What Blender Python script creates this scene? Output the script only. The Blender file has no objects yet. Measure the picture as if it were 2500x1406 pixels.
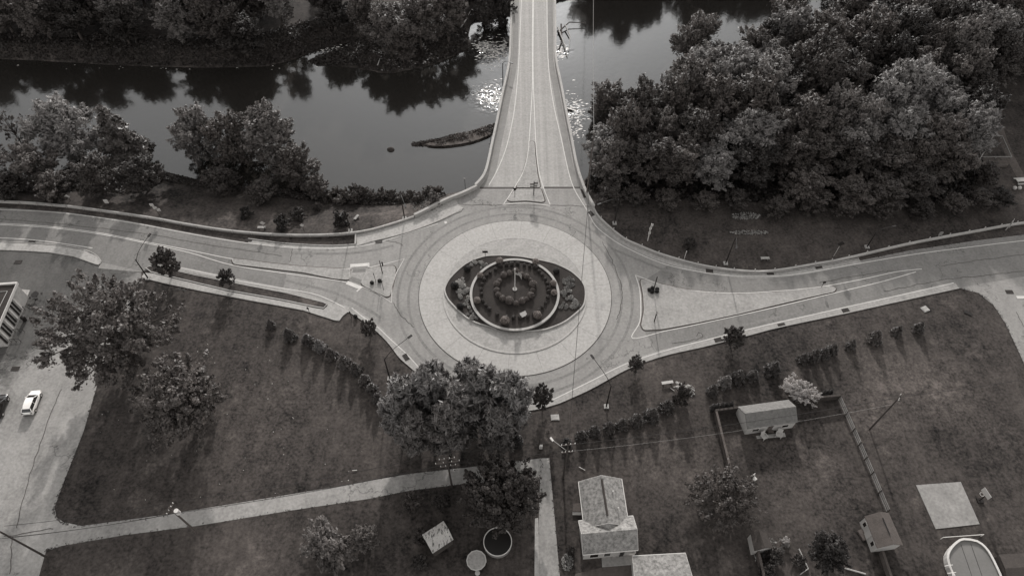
import bpy, math, random
import numpy as np
from mathutils import Vector, geometry, Matrix
R_ = math.radians
sc = bpy.context.scene
# ---------------------------------------------------------------- camera, sky, sun, exposure
H, F, TH = 100.0, 1700.0, R_(53)
cd = bpy.data.cameras.new('camera'); cam = bpy.data.objects.new('camera', cd); sc.collection.objects.link(cam)
cam.location = (0, 0, H); cam.rotation_euler = (R_(90) - TH, 0, 0)
cd.sensor_width = 36; cd.lens = F / 2500 * 36; cd.clip_start = 1; cd.clip_end = 6000
sc.camera = cam
SUN_EL = R_(23)
w = bpy.data.worlds.new('World'); sc.world = w; w.use_nodes = True
nt = w.node_tree; nt.nodes.clear()
sky = nt.nodes.new('ShaderNodeTexSky'); sky.sky_type = 'NISHITA'; sky.sun_disc = False
sky.sun_elevation = SUN_EL; sky.sun_rotation = 0.0; sky.dust_density = 1.2
hs = nt.nodes.new('ShaderNodeHueSaturation'); hs.inputs['Saturation'].default_value = 0.0
bgn = nt.nodes.new('ShaderNodeBackground'); bgn.inputs[1].default_value = 0.15
wo = nt.nodes.new('ShaderNodeOutputWorld')
nt.links.new(sky.outputs[0], hs.inputs['Color']); nt.links.new(hs.outputs[0], bgn.inputs[0]); nt.links.new(bgn.outputs[0], wo.inputs[0])
sd = bpy.data.lights.new('sun', 'SUN'); sd.energy = 2.0; sd.angle = R_(1.5); sd.color = (1, .975, .95)
sun = bpy.data.objects.new('sun', sd); sc.collection.objects.link(sun)
sun.location = (0, 200, 120); sun.rotation_euler = (R_(90) - SUN_EL + math.pi, math.pi, 0)
sun.rotation_euler = (-(R_(90) - SUN_EL), 0, 0)
sc.view_settings.view_transform = 'Standard'; sc.view_settings.look = 'None'
sc.view_settings.exposure = 0.93; sc.view_settings.gamma = 1
sc.cycles.max_bounces = 5; sc.cycles.diffuse_bounces = 2; sc.cycles.transparent_max_bounces = 4

rng = random.Random(7)
# ---------------------------------------------------------------- surveying helpers: photo pixel -> point on a level plane
def g(px, py, z=0.0):
    u = (px - 1250) / F; v = (703 - py) / F
    d = Vector((u, math.cos(TH) + v * math.sin(TH), -math.sin(TH) + v * math.cos(TH)))
    return Vector((0, 0, H)) + d * ((z - H) / d.z)
def zray(py, Y):
    phi = TH + math.atan((py - 703) / F); return H - Y * math.tan(phi)
def gs(pts, z=0.0): return [g(x, y, z) for x, y in pts]
def wx(x, y, z=0): return Vector((x, y, z))
# ---------------------------------------------------------------- materials
def tone(v):
    if v < .12: return (v, v * .855, v * .775, 1)
    return (v, v * .955, v * .905, 1)
MATS = {}
def mat(name, v, var=.15, scale=.15, fine=.15, fscale=4.0, rough=.9, bump=0, extra=None, objcol=False, transl=0, detail=5, spec=.2, metal=0):
    if name in MATS: return MATS[name]
    m = bpy.data.materials.new(name); m.use_nodes = True; n = m.node_tree; N = n.nodes; L = n.links; N.clear()
    out = N.new('ShaderNodeOutputMaterial'); b = N.new('ShaderNodeBsdfPrincipled')
    b.inputs['Roughness'].default_value = rough; b.inputs['Specular IOR Level'].default_value = spec; b.inputs['Metallic'].default_value = metal
    tc = N.new('ShaderNodeTexCoord')
    def noise(s, det=detail, r=.6, sx=None):
        t = N.new('ShaderNodeTexNoise'); t.inputs['Scale'].default_value = s; t.inputs['Detail'].default_value = det; t.inputs['Roughness'].default_value = r
        if sx:
            mp = N.new('ShaderNodeMapping'); mp.inputs['Scale'].default_value = sx; L.new(tc.outputs['Object'], mp.inputs[0]); L.new(mp.outputs[0], t.inputs['Vector'])
        else: L.new(tc.outputs['Object'], t.inputs['Vector'])
        return t.outputs['Fac']
    def mth(op, a, bb):
        q = N.new('ShaderNodeMath'); q.operation = op
        for i, s in enumerate((a, bb)):
            if isinstance(s, (int, float)): q.inputs[i].default_value = s
            else: L.new(s, q.inputs[i])
        return q.outputs[0]
    f = None
    def add(sock, amp):
        nonlocal f
        t = mth('MULTIPLY', mth('SUBTRACT', sock, .5), amp * 4)
        f = mth('ADD', t, 1.0) if f is None else mth('ADD', f, t)
    add(noise(scale), var)
    if fine: add(noise(fscale, 2), fine); add(noise(fscale * .45, 2), fine * .25)
    if extra: f = extra(N, L, tc, noise, mth, f)
    f = mth('MAXIMUM', f, .12)
    vm = N.new('ShaderNodeVectorMath'); vm.operation = 'SCALE'; vm.inputs[0].default_value = tone(v)[:3]; L.new(f, vm.inputs['Scale'])
    col = vm.outputs[0]
    if objcol:
        oi = N.new('ShaderNodeObjectInfo'); mm = N.new('ShaderNodeVectorMath'); mm.operation = 'MULTIPLY'
        L.new(col, mm.inputs[0]); L.new(oi.outputs['Color'], mm.inputs[1]); col = mm.outputs[0]
    L.new(col, b.inputs['Base Color'])
    if bump:
        bp = N.new('ShaderNodeBump'); bp.inputs['Strength'].default_value = bump; bp.inputs['Distance'].default_value = .1
        L.new(noise(fscale, 3), bp.inputs['Height']); L.new(bp.outputs[0], b.inputs['Normal'])
    if transl:
        tr = N.new('ShaderNodeBsdfTranslucent'); L.new(col, tr.inputs[0]); mx = N.new('ShaderNodeMixShader'); mx.inputs[0].default_value = transl
        L.new(b.outputs[0], mx.inputs[1]); L.new(tr.outputs[0], mx.inputs[2]); L.new(mx.outputs[0], out.inputs[0])
    else: L.new(b.outputs[0], out.inputs[0])
    MATS[name] = m; return m
def ex_grass(N, L, tc, noise, mth, f):
    a = noise(.055, 4, .6); c = noise(.9, 4, .7); s = noise(.5, 3, .5, (1.6, .25, 1))
    f = mth('ADD', f, mth('MULTIPLY', mth('SUBTRACT', a, .5), 2.2)); f = mth('ADD', f, mth('MULTIPLY', mth('SUBTRACT', c, .5), 1.5))
    f = mth('ADD', f, mth('MULTIPLY', mth('SUBTRACT', s, .5), .9))
    for (qx, qy, r0, amp) in ((2290, 950, 9, 1.5), (2130, 1020, 7, 1.2), (640, 1010, 14, .7), (1950, 1150, 10, .6), (1700, 1130, 9, .6), (2080, 850, 8, .5), (2150, 910, 6, .8), (600, 530, 7, .5), (980, 525, 5, .6), (1560, 1090, 8, .5)):
        q = g(qx, qy); zn = N.new('ShaderNodeVectorMath'); zn.operation = 'DISTANCE'; L.new(tc.outputs['Object'], zn.inputs[0]); zn.inputs[1].default_value = q
        e_ = mth('MAXIMUM', mth('SUBTRACT', 1.0, mth('DIVIDE', zn.outputs['Value'], r0)), 0); nn = mth('MAXIMUM', mth('SUBTRACT', noise(.55, 6, .75), .40), 0)
        f = mth('ADD', f, mth('MULTIPLY', mth('MULTIPLY', e_, nn), amp * 5))
    dry = mth('MULTIPLY', mth('MAXIMUM', mth('SUBTRACT', noise(.12, 6, .80), .555), 0), 9)
    return mth('ADD', f, dry)
def ex_cracks(amt, sc_, th):
    def e(N, L, tc, noise, mth, f):
        v = N.new('ShaderNodeTexVoronoi'); v.feature = 'DISTANCE_TO_EDGE'; v.inputs['Scale'].default_value = sc_
        wn = N.new('ShaderNodeTexNoise'); wn.inputs['Scale'].default_value = .6; wn.inputs['Detail'].default_value = 6
        L.new(tc.outputs['Object'], wn.inputs['Vector']); mp = N.new('ShaderNodeVectorMath'); mp.operation = 'MULTIPLY_ADD'
        L.new(wn.outputs['Color'], mp.inputs[0]); mp.inputs[1].default_value = (5, 5, 5); L.new(tc.outputs['Object'], mp.inputs[2]); L.new(mp.outputs[0], v.inputs['Vector'])
        c = mth('LESS_THAN', v.outputs['Distance'], th)
        gate = mth('GREATER_THAN', noise(.07, 2), .5)
        f = mth('SUBTRACT', f, mth('MULTIPLY', mth('MULTIPLY', c, gate), amt))
        st = noise(.35, 3, .5, (2.2, .5, 1)); sp = noise(.8, 5, .8)
        f = mth('ADD', f, mth('MULTIPLY', mth('SUBTRACT', st, .5), .4))
        return mth('SUBTRACT', f, mth('MULTIPLY', mth('MAXIMUM', mth('SUBTRACT', sp, .66), 0), 2.0))
    return e
def ex_deck(N, L, tc, noise, mth, f):
    s = noise(1.0, 3, .6, (.9, .012, 1)); t = noise(1.0, 2, .5, (.15, .5, 1))
    f = mth('ADD', f, mth('MULTIPLY', mth('SUBTRACT', s, .5), .7)); return mth('ADD', f, mth('MULTIPLY', mth('SUBTRACT', t, .5), .2))
def ex_joints(N, L, tc, noise, mth, f):
    sp = noise(.5, 5, .75); sp2 = noise(.25, 4, .6); f = mth('ADD', f, mth('MULTIPLY', mth('SUBTRACT', sp2, .5), .16)); return mth('SUBTRACT', f, mth('MULTIPLY', mth('MAXIMUM', mth('SUBTRACT', sp, .6), 0), 1.3))
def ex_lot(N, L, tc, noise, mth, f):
    # bank tree shade painted into the upper lot's asphalt, ragged towards the lane
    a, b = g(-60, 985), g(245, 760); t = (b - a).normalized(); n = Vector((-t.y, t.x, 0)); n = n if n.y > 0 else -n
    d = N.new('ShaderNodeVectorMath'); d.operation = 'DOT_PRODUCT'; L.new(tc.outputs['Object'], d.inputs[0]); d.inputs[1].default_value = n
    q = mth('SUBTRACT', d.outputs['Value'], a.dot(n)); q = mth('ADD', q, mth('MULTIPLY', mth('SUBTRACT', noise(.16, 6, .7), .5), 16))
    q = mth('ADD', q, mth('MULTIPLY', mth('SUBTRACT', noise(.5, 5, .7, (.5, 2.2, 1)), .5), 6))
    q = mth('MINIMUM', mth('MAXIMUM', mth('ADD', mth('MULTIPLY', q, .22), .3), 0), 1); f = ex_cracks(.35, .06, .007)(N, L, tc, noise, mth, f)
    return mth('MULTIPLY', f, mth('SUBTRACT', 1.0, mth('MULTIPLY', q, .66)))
def ex_brick(sc_=1.2, amt=.3):
    def e(N, L, tc, noise, mth, f):
        b = N.new('ShaderNodeTexBrick'); b.inputs['Scale'].default_value = sc_; b.inputs['Mortar Size'].default_value = .03
        b.inputs['Color1'].default_value = (1, 1, 1, 1); b.inputs['Color2'].default_value = (.6, .6, .6, 1); b.inputs['Mortar'].default_value = (.35, .35, .35, 1)
        L.new(tc.outputs['Object'], b.inputs['Vector']); return mth('ADD', f, mth('MULTIPLY', mth('SUBTRACT', b.outputs['Fac'], .3), -amt))
    return e
def ex_rust(N, L, tc, noise, mth, f):
    return mth('SUBTRACT', f, mth('MULTIPLY', mth('GREATER_THAN', noise(1.0, 4, .7, (3.2, 1.1, 1)), .55), .7))
M_grass = mat('grass_ground', .042, .40, .25, .50, 2.2, .95, extra=ex_grass)
M_asph = mat('asphalt', .228, .12, .12, .15, 2.3, .9, extra=ex_cracks(.35, .07, .006))
M_asphd = mat('asphalt_dark', .17, .16, .10, .15, 2.3, .9, extra=ex_cracks(.35, .07, .006))
M_parkd = mat('asphalt_old', .085, .35, .09, .24, 2.2, .9, extra=ex_cracks(.3, .06, .008))
M_alley = mat('asphalt_pale', .25, .26, .13, .2, 2.3, .9, extra=ex_cracks(.3, .05, .006))
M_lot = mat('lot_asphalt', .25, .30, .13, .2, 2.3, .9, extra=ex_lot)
M_track = mat('tyre_worn_asphalt', .175, .15, .2, .2, 2.3, .85, extra=ex_joints)
M_conc = mat('concrete', .31, .07, .25, .20, 2.3, .85, extra=ex_joints)
M_gutt = mat('concrete_gutter', .28, .12, .6, .20, 2.3, .85, extra=ex_joints)
M_pad = mat('court_concrete', .225, .2, .4, .2, 2.2, .9, extra=ex_joints)
M_gutt2 = mat('bridge_shoulder', .20, .12, .6, .10, 2.3, .85, extra=ex_joints)
M_ring = mat('concrete_apron', .335, .05, .15, .15, 2.3, .85, extra=ex_joints)
M_ring2 = mat('concrete_textured', .29, .10, .5, .20, 2.3, .9, extra=ex_joints)
M_isl = mat('concrete_island', .27, .14, .35, .20, 2.3, .85, extra=ex_joints)
M_deck = mat('bridge_concrete', .29, .06, .12, .14, 2.0, .85, extra=ex_deck)
M_para = mat('parapet_concrete', .33, .12, .5, .10, 2.3, .85, extra=ex_joints)
M_white = mat('road_paint', .5, .15, .8, .12, 6, .7)
M_tar = mat('tar', .05, .2, .5, .1, 4, .7)
M_mulch = mat('mulch', .032, .25, .6, .25, 5, .95)
M_sand = mat('gravel_bar', .085, .35, .8, .30, 3, .9)
M_glint = mat('glint_flecks', .9, .3, 2, .3, 4, .5)
M_stone = mat('stone_wall', .14, .25, 1.2, .2, 5, .9, extra=ex_brick())
M_leaf = mat('leaves', .082, .3, .35, .4, 2.2, .55, objcol=True, transl=.25, spec=.3)
M_needle = mat('needles', .068, .25, .4, .35, 3, .5, objcol=True, transl=.12, spec=.4)
M_bark = mat('bark', .07, .25, 2, .2, 6, .95)
M_shingle = mat('shingles', .19, .08, .5, .50, 2.4, .95, extra=ex_brick(2.2, .3))
M_shingle3 = mat('shingles_mid', .14, .10, .5, .22, 2.5, .95, extra=ex_brick(2.0, .3))
M_shingle2 = mat('shingles_dark', .10, .10, .5, .22, 5, .95, extra=ex_brick(2.0, .3))
M_wallw = mat('white_siding', .36, .05, .5, .05, 5, .7)
M_trim = mat('white_trim', .52, .05, 1, .05, 5, .6)
M_dark = mat('dark_opening', .012, .1, 1, 0, 5, .4, spec=.4)
M_roofd = mat('flat_roof', .035, .2, .4, .15, 4, .9)
M_wood = mat('weathered_wood', .085, .2, 1.0, .2, 6, .9)
M_woodd = mat('dark_wood', .05, .2, 1.0, .2, 6, .9)
M_metal = mat('grey_metal', .16, .1, 1, .05, 5, .5, metal=.3)
M_metald = mat('dark_metal', .018, .1, 1, .05, 5, .5)
M_galv = mat('galvanised', .45, .1, 1, .05, 5, .45, metal=.4)
M_tin = mat('tin_roof', .42, .2, 1, .1, 5, .6, extra=ex_rust)
M_rail = mat('grey_rail_wood', .20, .2, 1, .1, 5, .8)
M_sign = mat('sign_face', .38, .05, 2, .03, 5, .6)
M_signg = mat('sign_back', .22, .1, 2, .05, 5, .5, metal=.3)
M_flower = mat('petals', .30, .3, 2, .3, 8, .8, objcol=True, transl=.2)
M_carw = mat('white_paint', .80, .02, 1, 0, 5, .25, spec=.5)
M_carb = mat('black_paint', .012, .02, 1, 0, 5, .15, spec=.6)
M_glass = mat('dark_glass', .01, .02, 1, 0, 5, .08, spec=.7)
M_tyre = mat('tyre_rubber', .015, .1, 1, 0, 5, .8)
M_poolc = mat('pool_cover', .15, .08, .3, .06, 3, .5)
M_galv2 = mat('bleached_wood', .36, .2, 2, .1, 5, .8)
M_ink = mat('flag_dark', .05, .1, 1, 0, 5, .8)
# water
def water_mat():
    m = bpy.data.materials.new('river_water'); m.use_nodes = True; N = m.node_tree.nodes; L = m.node_tree.links
    b = N['Principled BSDF']; b.inputs['Base Color'].default_value = (.02, .018, .016, 1); b.inputs['Roughness'].default_value = .085
    b.inputs['IOR'].default_value = 1.45; b.inputs['Specular IOR Level'].default_value = .9
    tc = N.new('ShaderNodeTexCoord')
    def nz(s, d, sx):
        mp = N.new('ShaderNodeMapping'); mp.inputs['Scale'].default_value = sx; L.new(tc.outputs['Object'], mp.inputs[0])
        t = N.new('ShaderNodeTexNoise'); t.inputs['Scale'].default_value = s; t.inputs['Detail'].default_value = d; L.new(mp.outputs[0], t.inputs['Vector']); return t.outputs['Fac']
    a = nz(1.1, 3, (1, .7, 1)); c = nz(.035, 3, (1, 1, 1))
    # riffle zone round the bridge: rougher ripples where the current breaks over stones
    acc = None
    for (qx, qy, r0, amp) in ((1195, 128, 6, .9), (1208, 240, 8, .7), (1400, 275, 6, .6), (800, 118, 5, .4), (1372, 125, 4, .5)):
        q = g(qx, qy, -4); zn = N.new('ShaderNodeVectorMath'); zn.operation = 'DISTANCE'; L.new(tc.outputs['Object'], zn.inputs[0]); zn.inputs[1].default_value = q
        mr = N.new('ShaderNodeMapRange'); mr.interpolation_type = 'SMOOTHSTEP'; mr.inputs['From Min'].default_value = r0; mr.inputs['From Max'].default_value = r0 * .15; mr.inputs['To Min'].default_value = 0; mr.inputs['To Max'].default_value = amp
        L.new(zn.outputs['Value'], mr.inputs['Value'])
        if acc is None: acc = mr.outputs[0]
        else:
            ad = N.new('ShaderNodeMath'); ad.operation = 'MAXIMUM'; L.new(acc, ad.inputs[0]); L.new(mr.outputs[0], ad.inputs[1]); acc = ad.outputs[0]
    ad = N.new('ShaderNodeMath'); ad.operation = 'ADD'; L.new(acc, ad.inputs[0]); ad.inputs[1].default_value = .035; mr = ad
    bp = N.new('ShaderNodeBump'); bp.inputs['Distance'].default_value = .35
    L.new(a, bp.inputs['Height']); L.new(mr.outputs[0], bp.inputs['Strength']); L.new(bp.outputs[0], b.inputs['Normal'])
    return m
M_water = water_mat()
# ---------------------------------------------------------------- mesh helpers
def link(name, me, parent=None):
    o = bpy.data.objects.new(name, me); sc.collection.objects.link(o)
    if parent is not None: o.parent = parent
    return o
class MB:
    def __init__(s): s.v = []; s.f = []; s.m = []; s.mats = []
    def add(s, vs, fs, mi=0):
        o = len(s.v); s.v += [tuple(v) for v in vs]; s.f += [tuple(i + o for i in f) for f in fs]; s.m += [mi] * len(fs); return s
    def box(s, c, d, rz=0, mi=0, rx=0):
        c = Vector(c); rot = Matrix.Rotation(rz, 3, 'Z') @ Matrix.Rotation(rx, 3, 'X')
        vs = [c + rot @ Vector((x * d[0] / 2, y * d[1] / 2, z * d[2] / 2)) for x in (-1, 1) for y in (-1, 1) for z in (-1, 1)]
        return s.add(vs, [(0, 1, 3, 2), (4, 6, 7, 5), (0, 4, 5, 1), (2, 3, 7, 6), (0, 2, 6, 4), (1, 5, 7, 3)], mi)
    def tube(s, pts, rs, n=6, mi=0, cap=True):
        pts = [Vector(p) for p in pts]
        if isinstance(rs, (int, float)): rs = [rs] * len(pts)
        vs = []; fs = []
        for i, p in enumerate(pts):
            t = (pts[min(i + 1, len(pts) - 1)] - pts[max(i - 1, 0)]).normalized()
            a = t.orthogonal().normalized() if abs(t.z) > .9 else t.cross(Vector((0, 0, 1))).normalized()
            b = t.cross(a)
            for k in range(n): q = 2 * math.pi * k / n; vs.append(p + (a * math.cos(q) + b * math.sin(q)) * rs[i])
        for i in range(len(pts) - 1):
            for k in range(n): fs.append((i * n + k, i * n + (k + 1) % n, (i + 1) * n + (k + 1) % n, (i + 1) * n + k))
        if cap: fs.append(tuple(range(n))[::-1]); fs.append(tuple((len(pts) - 1) * n + k for k in range(n)))
        return s.add(vs, fs, mi)
    def slab(s, pts, z0, z1, mi=0):
        """polygon (world xy) with a top at z1 and walls down to z0"""
        pts = [Vector((p[0], p[1], 0)) for p in pts]; n = len(pts)
        tri = geometry.tessellate_polygon([pts])
        s.add([(p.x, p.y, z1) for p in pts], tri, mi)
        if z0 is not None and z0 < z1:
            s.add([(p.x, p.y, z1) for p in pts] + [(p.x, p.y, z0) for p in pts], [(i, (i + 1) % n, n + (i + 1) % n, n + i) for i in range(n)], mi)
        return s
    def sweep(s, pts, wd, z0, z1, off=0, closed=False, mi=0):
        """rectangular section swept along a polyline"""
        P = [Vector((p[0], p[1], 0)) for p in pts]; n = len(P); prof = []
        for i in range(n):
            a = P[i - 1] if (i > 0 or closed) else P[i]; b = P[(i + 1) % n] if (i < n - 1 or closed) else P[i]
            t = (b - a).normalized(); nn = Vector((-t.y, t.x, 0))
            l = P[i] + nn * (off + wd / 2); r = P[i] + nn * (off - wd / 2)
            zz0 = z0[i] if isinstance(z0, list) else z0; zz1 = z1[i] if isinstance(z1, list) else z1
            prof += [(l.x, l.y, zz0), (l.x, l.y, zz1), (r.x, r.y, zz1), (r.x, r.y, zz0)]
        fs = []; m = n if closed else n - 1
        for i in range(m):
            j = (i + 1) % n
            for k in range(3): fs.append((i * 4 + k, i * 4 + k + 1, j * 4 + k + 1, j * 4 + k))
        if not closed: fs += [(0, 3, 2, 1), ((n - 1) * 4, (n - 1) * 4 + 1, (n - 1) * 4 + 2, (n - 1) * 4 + 3)]
        return s.add(prof, fs, mi)
    def ribbon(s, pts, wd, z, off=0, closed=False, mi=0):
        P = [Vector((p[0], p[1], 0)) for p in pts]; n = len(P); vs = []
        for i in range(n):
            a = P[i - 1] if (i > 0 or closed) else P[i]; b = P[(i + 1) % n] if (i < n - 1 or closed) else P[i]
            t = (b - a).normalized(); nn = Vector((-t.y, t.x, 0))
            for q in (off + wd / 2, off - wd / 2): c = P[i] + nn * q; vs.append((c.x, c.y, z))
        m = n if closed else n - 1
        return s.add(vs, [(2 * i, 2 * i + 1, 2 * ((i + 1) % n) + 1, 2 * ((i + 1) % n)) for i in range(m)], mi)
    def dome(s, c, r, n=12, k=5, mi=0, full=True):
        vs = []; fs = []; c = Vector(c)
        if isinstance(r, (int, float)): r = (r, r, r)
        lo = -math.pi / 2 if full else 0
        for i in range(k + 1):
            a = lo + (math.pi / 2 - lo) * i / k
            for j in range(n): q = 2 * math.pi * j / n; vs.append(c + Vector((r[0] * math.cos(a) * math.cos(q), r[1] * math.cos(a) * math.sin(q), r[2] * math.sin(a))))
        for i in range(k):
            for j in range(n): fs.append((i * n + j, i * n + (j + 1) % n, (i + 1) * n + (j + 1) % n, (i + 1) * n + j))
        return s.add(vs, fs, mi)
    def build(s, name, mats, parent=None, smooth=False, loc=None):
        me = bpy.data.meshes.new(name)
        vs = s.v if loc is None else [(v[0] - loc[0], v[1] - loc[1], v[2] - loc[2]) for v in s.v]
        me.from_pydata(vs, [], s.f); me.validate()
        for m in (mats if isinstance(mats, (list, tuple)) else [mats]): me.materials.append(m)
        if len(me.polygons) == len(s.m): me.polygons.foreach_set('material_index', s.m)
        if smooth: me.polygons.foreach_set('use_smooth', [True] * len(me.polygons))
        me.update(); o = link(name, me, parent)
        if loc is not None and parent is None: o.location = loc
        return o
def catmull(P, n=6, closed=False):
    P = [Vector(p) for p in P]; out = []; m = len(P)
    rngi = range(m if closed else m - 1)
    for i in rngi:
        if closed: a, b, c, d = P[i - 1], P[i], P[(i + 1) % m], P[(i + 2) % m]
        else: a, b, c, d = P[max(i - 1, 0)], P[i], P[i + 1], P[min(i + 2, m - 1)]
        for k in range(n):
            t = k / n; out.append(.5 * ((2 * b) + (c - a) * t + (2 * a - 5 * b + 4 * c - d) * t * t + (3 * b - a - 3 * c + d) * t ** 3))
    if not closed: out.append(P[-1])
    return out
def sm(pts, z=0, n=6, closed=False): return catmull(gs(pts, z), n, closed)
def S(o, label=None):
    o['kind'] = 'structure'
    return o
USED = {}
def T(o, label, cat, group=None):
    o['label'] = label; o['category'] = cat
    if group: o['group'] = group
    return o
def empty(name, loc, rz=0, label=None, cat=None, group=None):
    o = bpy.data.objects.new(name, None); sc.collection.objects.link(o); o.location = loc; o.rotation_euler = (0, 0, rz); o.empty_display_size = .5
    if label: T(o, label, cat, group)
    return o
# ---------------------------------------------------------------- terrain
WZ = -4.0
near_w = gs([(-400, 445), (0, 432), (200, 432), (400, 418), (500, 440), (600, 456), (800, 474), (950, 478), (1080, 476), (1160, 462), (1185, 446), (1300, 444), (1412, 446),
             (1432, 435), (1446, 400), (1500, 340), (1600, 268), (1740, 175), (1880, 100), (2100, 30), (2300, -20), (2700, -90)], WZ)
near_w = [wx(-400, near_w[0].y)] + near_w + [wx(420, 230), wx(420, 5), wx(-400, 5)]
near_p = gs([(-400, 485), (0, 490), (150, 499), (370, 532), (560, 564), (690, 573), (800, 572), (890, 563), (960, 543), (1010, 528), (1083, 492), (1165, 458), (1185, 454), (1415, 454),
             (1426, 468), (1448, 497), (1480, 490), (1560, 440), (1650, 390), (1800, 320), (2000, 250), (2250, 180), (2700, 60)], 0)
near_p = [wx(-390, near_p[0].y)] + near_p + [wx(410, 215), wx(410, 6), wx(-390, 6)]
far_w = gs([(-400, 138), (0, 143), (150, 151), (300, 160), (500, 166), (650, 163), (705, 150), (760, 129), (850, 104), (856, 112), (775, 138), (745, 150), (780, 163), (860, 166), (890, 174), (950, 182),
            (1000, 172), (1060, 159), (1120, 132), (1154, 112), (1143, 88), (1152, 52), (1190, 34), (1250, 30), (1310, 10), (1400, -12), (1600, -40), (2000, -75), (2600, -130)], WZ)
far_w = [wx(-400, far_w[0].y)] + far_w + [wx(420, 300), wx(420, 2500), wx(-400, 2500)]
far_p = gs([(-400, 100), (0, 104), (300, 118), (500, 120), (640, 105), (760, 60), (880, 50), (1000, 70), (1080, 80), (1110, 50), (1150, 10), (1250, -8), (1400, -50), (1600, -80), (2000, -115), (2600, -160)], -1)
far_p = [wx(-390, far_p[0].y)] + far_p + [wx(410, 320), wx(410, 2400), wx(-390, 2400)]
bar_w = sm([(1000, 353), (1020, 346), (1060, 339), (1110, 327), (1150, 319), (1185, 307), (1235, 295), (1232, 318), (1205, 330), (1180, 343), (1140, 355), (1100, 361), (1050, 360), (1010, 358)], WZ, 4, True)
def poly_arr(P): return np.array([(p.x, p.y) for p in P])
def sdist(P, X, Y):
    A = poly_arr(P); B = np.roll(A, -1, 0); d = np.full(X.shape, 1e9); ins = np.zeros(X.shape, bool)
    for (ax, ay), (bx, by) in zip(A, B):
        ex, ey = bx - ax, by - ay; l = ex * ex + ey * ey + 1e-9
        t = np.clip(((X - ax) * ex + (Y - ay) * ey) / l, 0, 1)
        d = np.minimum(d, np.hypot(X - ax - t * ex, Y - ay - t * ey))
        c = ((ay > Y) != (by > Y)) & (X < (bx - ax) * (Y - ay) / (by - ay + 1e-12) + ax); ins ^= c
    return np.where(ins, d, -d)
def height(X, Y):
    X = np.asarray(X, float); Y = np.asarray(Y, float); hh = np.full(X.shape, -99.0)
    wob = .6 * np.sin(X * .37 + Y * .21) + .4 * np.sin(X * .9 - Y * .5)
    for W, P, top in ((near_w, near_p, 0.0), (far_w, far_p, -1.0)):
        dW = sdist(W, X, Y); dP = sdist(P, X, Y)
        t = np.clip(dW / (dW - dP + 1e-6), 0, 1); t = t * t * (3 - 2 * t) * .5 + t * .5
        up = WZ + (top - WZ) * t; up = np.where(dP >= 0, top, np.where(dW > 0, up, WZ - np.minimum(2.5, -dW * .4)))
        edge = np.clip(np.minimum(dW, -dP) / 3, 0, 1); up = up + np.where((dW > 0) & (dP < 0), wob * .18 * edge, 0)
        hh = np.maximum(hh, up)
    d = sdist(bar_w, X, Y); hh = np.maximum(hh, np.where(d > 0, WZ + np.minimum(.42, d * .2), WZ - np.minimum(2.5, -d * .4)))
    return np.where(hh < -50, -6.5, hh)
_gx = np.arange(-230, 231, 1.0); _gy = np.arange(8, 262, 1.0); _GX, _GY = np.meshgrid(_gx, _gy); _GZ = height(_GX, _GY)
def hz(x, y):
    u = min(max(x + 230, 0), 459.999); v = min(max(y - 8, 0), 252.999); i = int(u); j = int(v); u -= i; v -= j
    return float((_GZ[j, i] * (1 - u) + _GZ[j, i + 1] * u) * (1 - v) + (_GZ[j + 1, i] * (1 - u) + _GZ[j + 1, i + 1] * u) * v)
def gt(px, py):
    z = 0.0
    for _ in range(8): p = g(px, py, z); z = .5 * z + .5 * hz(p.x, p.y)
    p.z = hz(p.x, p.y); return p
def terrain():
    xs = np.concatenate([[-2500, -1200, -600, -400, -300, -240, -200, -180, -165], np.arange(-155, 156, 1.1), [165, 180, 200, 240, 300, 400, 600, 1200, 2500]])
    ys = np.concatenate([[-600, -200, -60, 0, 15], np.arange(24, 84, 3.0), np.arange(84, 200, 1.0), np.arange(202, 230, 3), [240, 260, 300, 400, 600, 1000, 1600, 3000]])
    X, Y = np.meshgrid(xs, ys); Z = height(np.clip(X, -380, 400), np.clip(Y, 8, 2300)); nx = len(xs); ny = len(ys)
    me = bpy.data.meshes.new('ground'); me.vertices.add(nx * ny)
    me.vertices.foreach_set('co', np.stack([X, Y, Z], -1).ravel())
    i = np.arange(nx - 1)[None, :] + np.arange(ny - 1)[:, None] * nx
    q = np.stack([i, i + 1, i + nx + 1, i + nx], -1).reshape(-1, 4)
    me.loops.add(q.size); me.loops.foreach_set('vertex_index', q.ravel()); me.polygons.add(len(q))
    me.polygons.foreach_set('loop_start', np.arange(len(q)) * 4); me.polygons.foreach_set('use_smooth', [True] * len(q))
    me.materials.append(M_grass); me.update(); me.validate(); S(link('ground', me))
terrain()
o = MB().add([(-2400, 60, WZ), (2400, 60, WZ), (2400, 420, WZ), (-2400, 420, WZ)], [(0, 1, 2, 3)]).build('river_water', M_water); S(o)
def sheet(name, pts, z, m, z0=None, smooth=0, closed=True):
    P = gs(pts, z) if not isinstance(pts[0], Vector) else pts
    if smooth: P = catmull(P, smooth, True)
    return S(MB().slab(P, z0, z).build(name, m))
# gravel bar top
S(MB().slab([p for p in bar_w], None, WZ + .02).build('ground', M_sand)) if False else None
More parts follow.
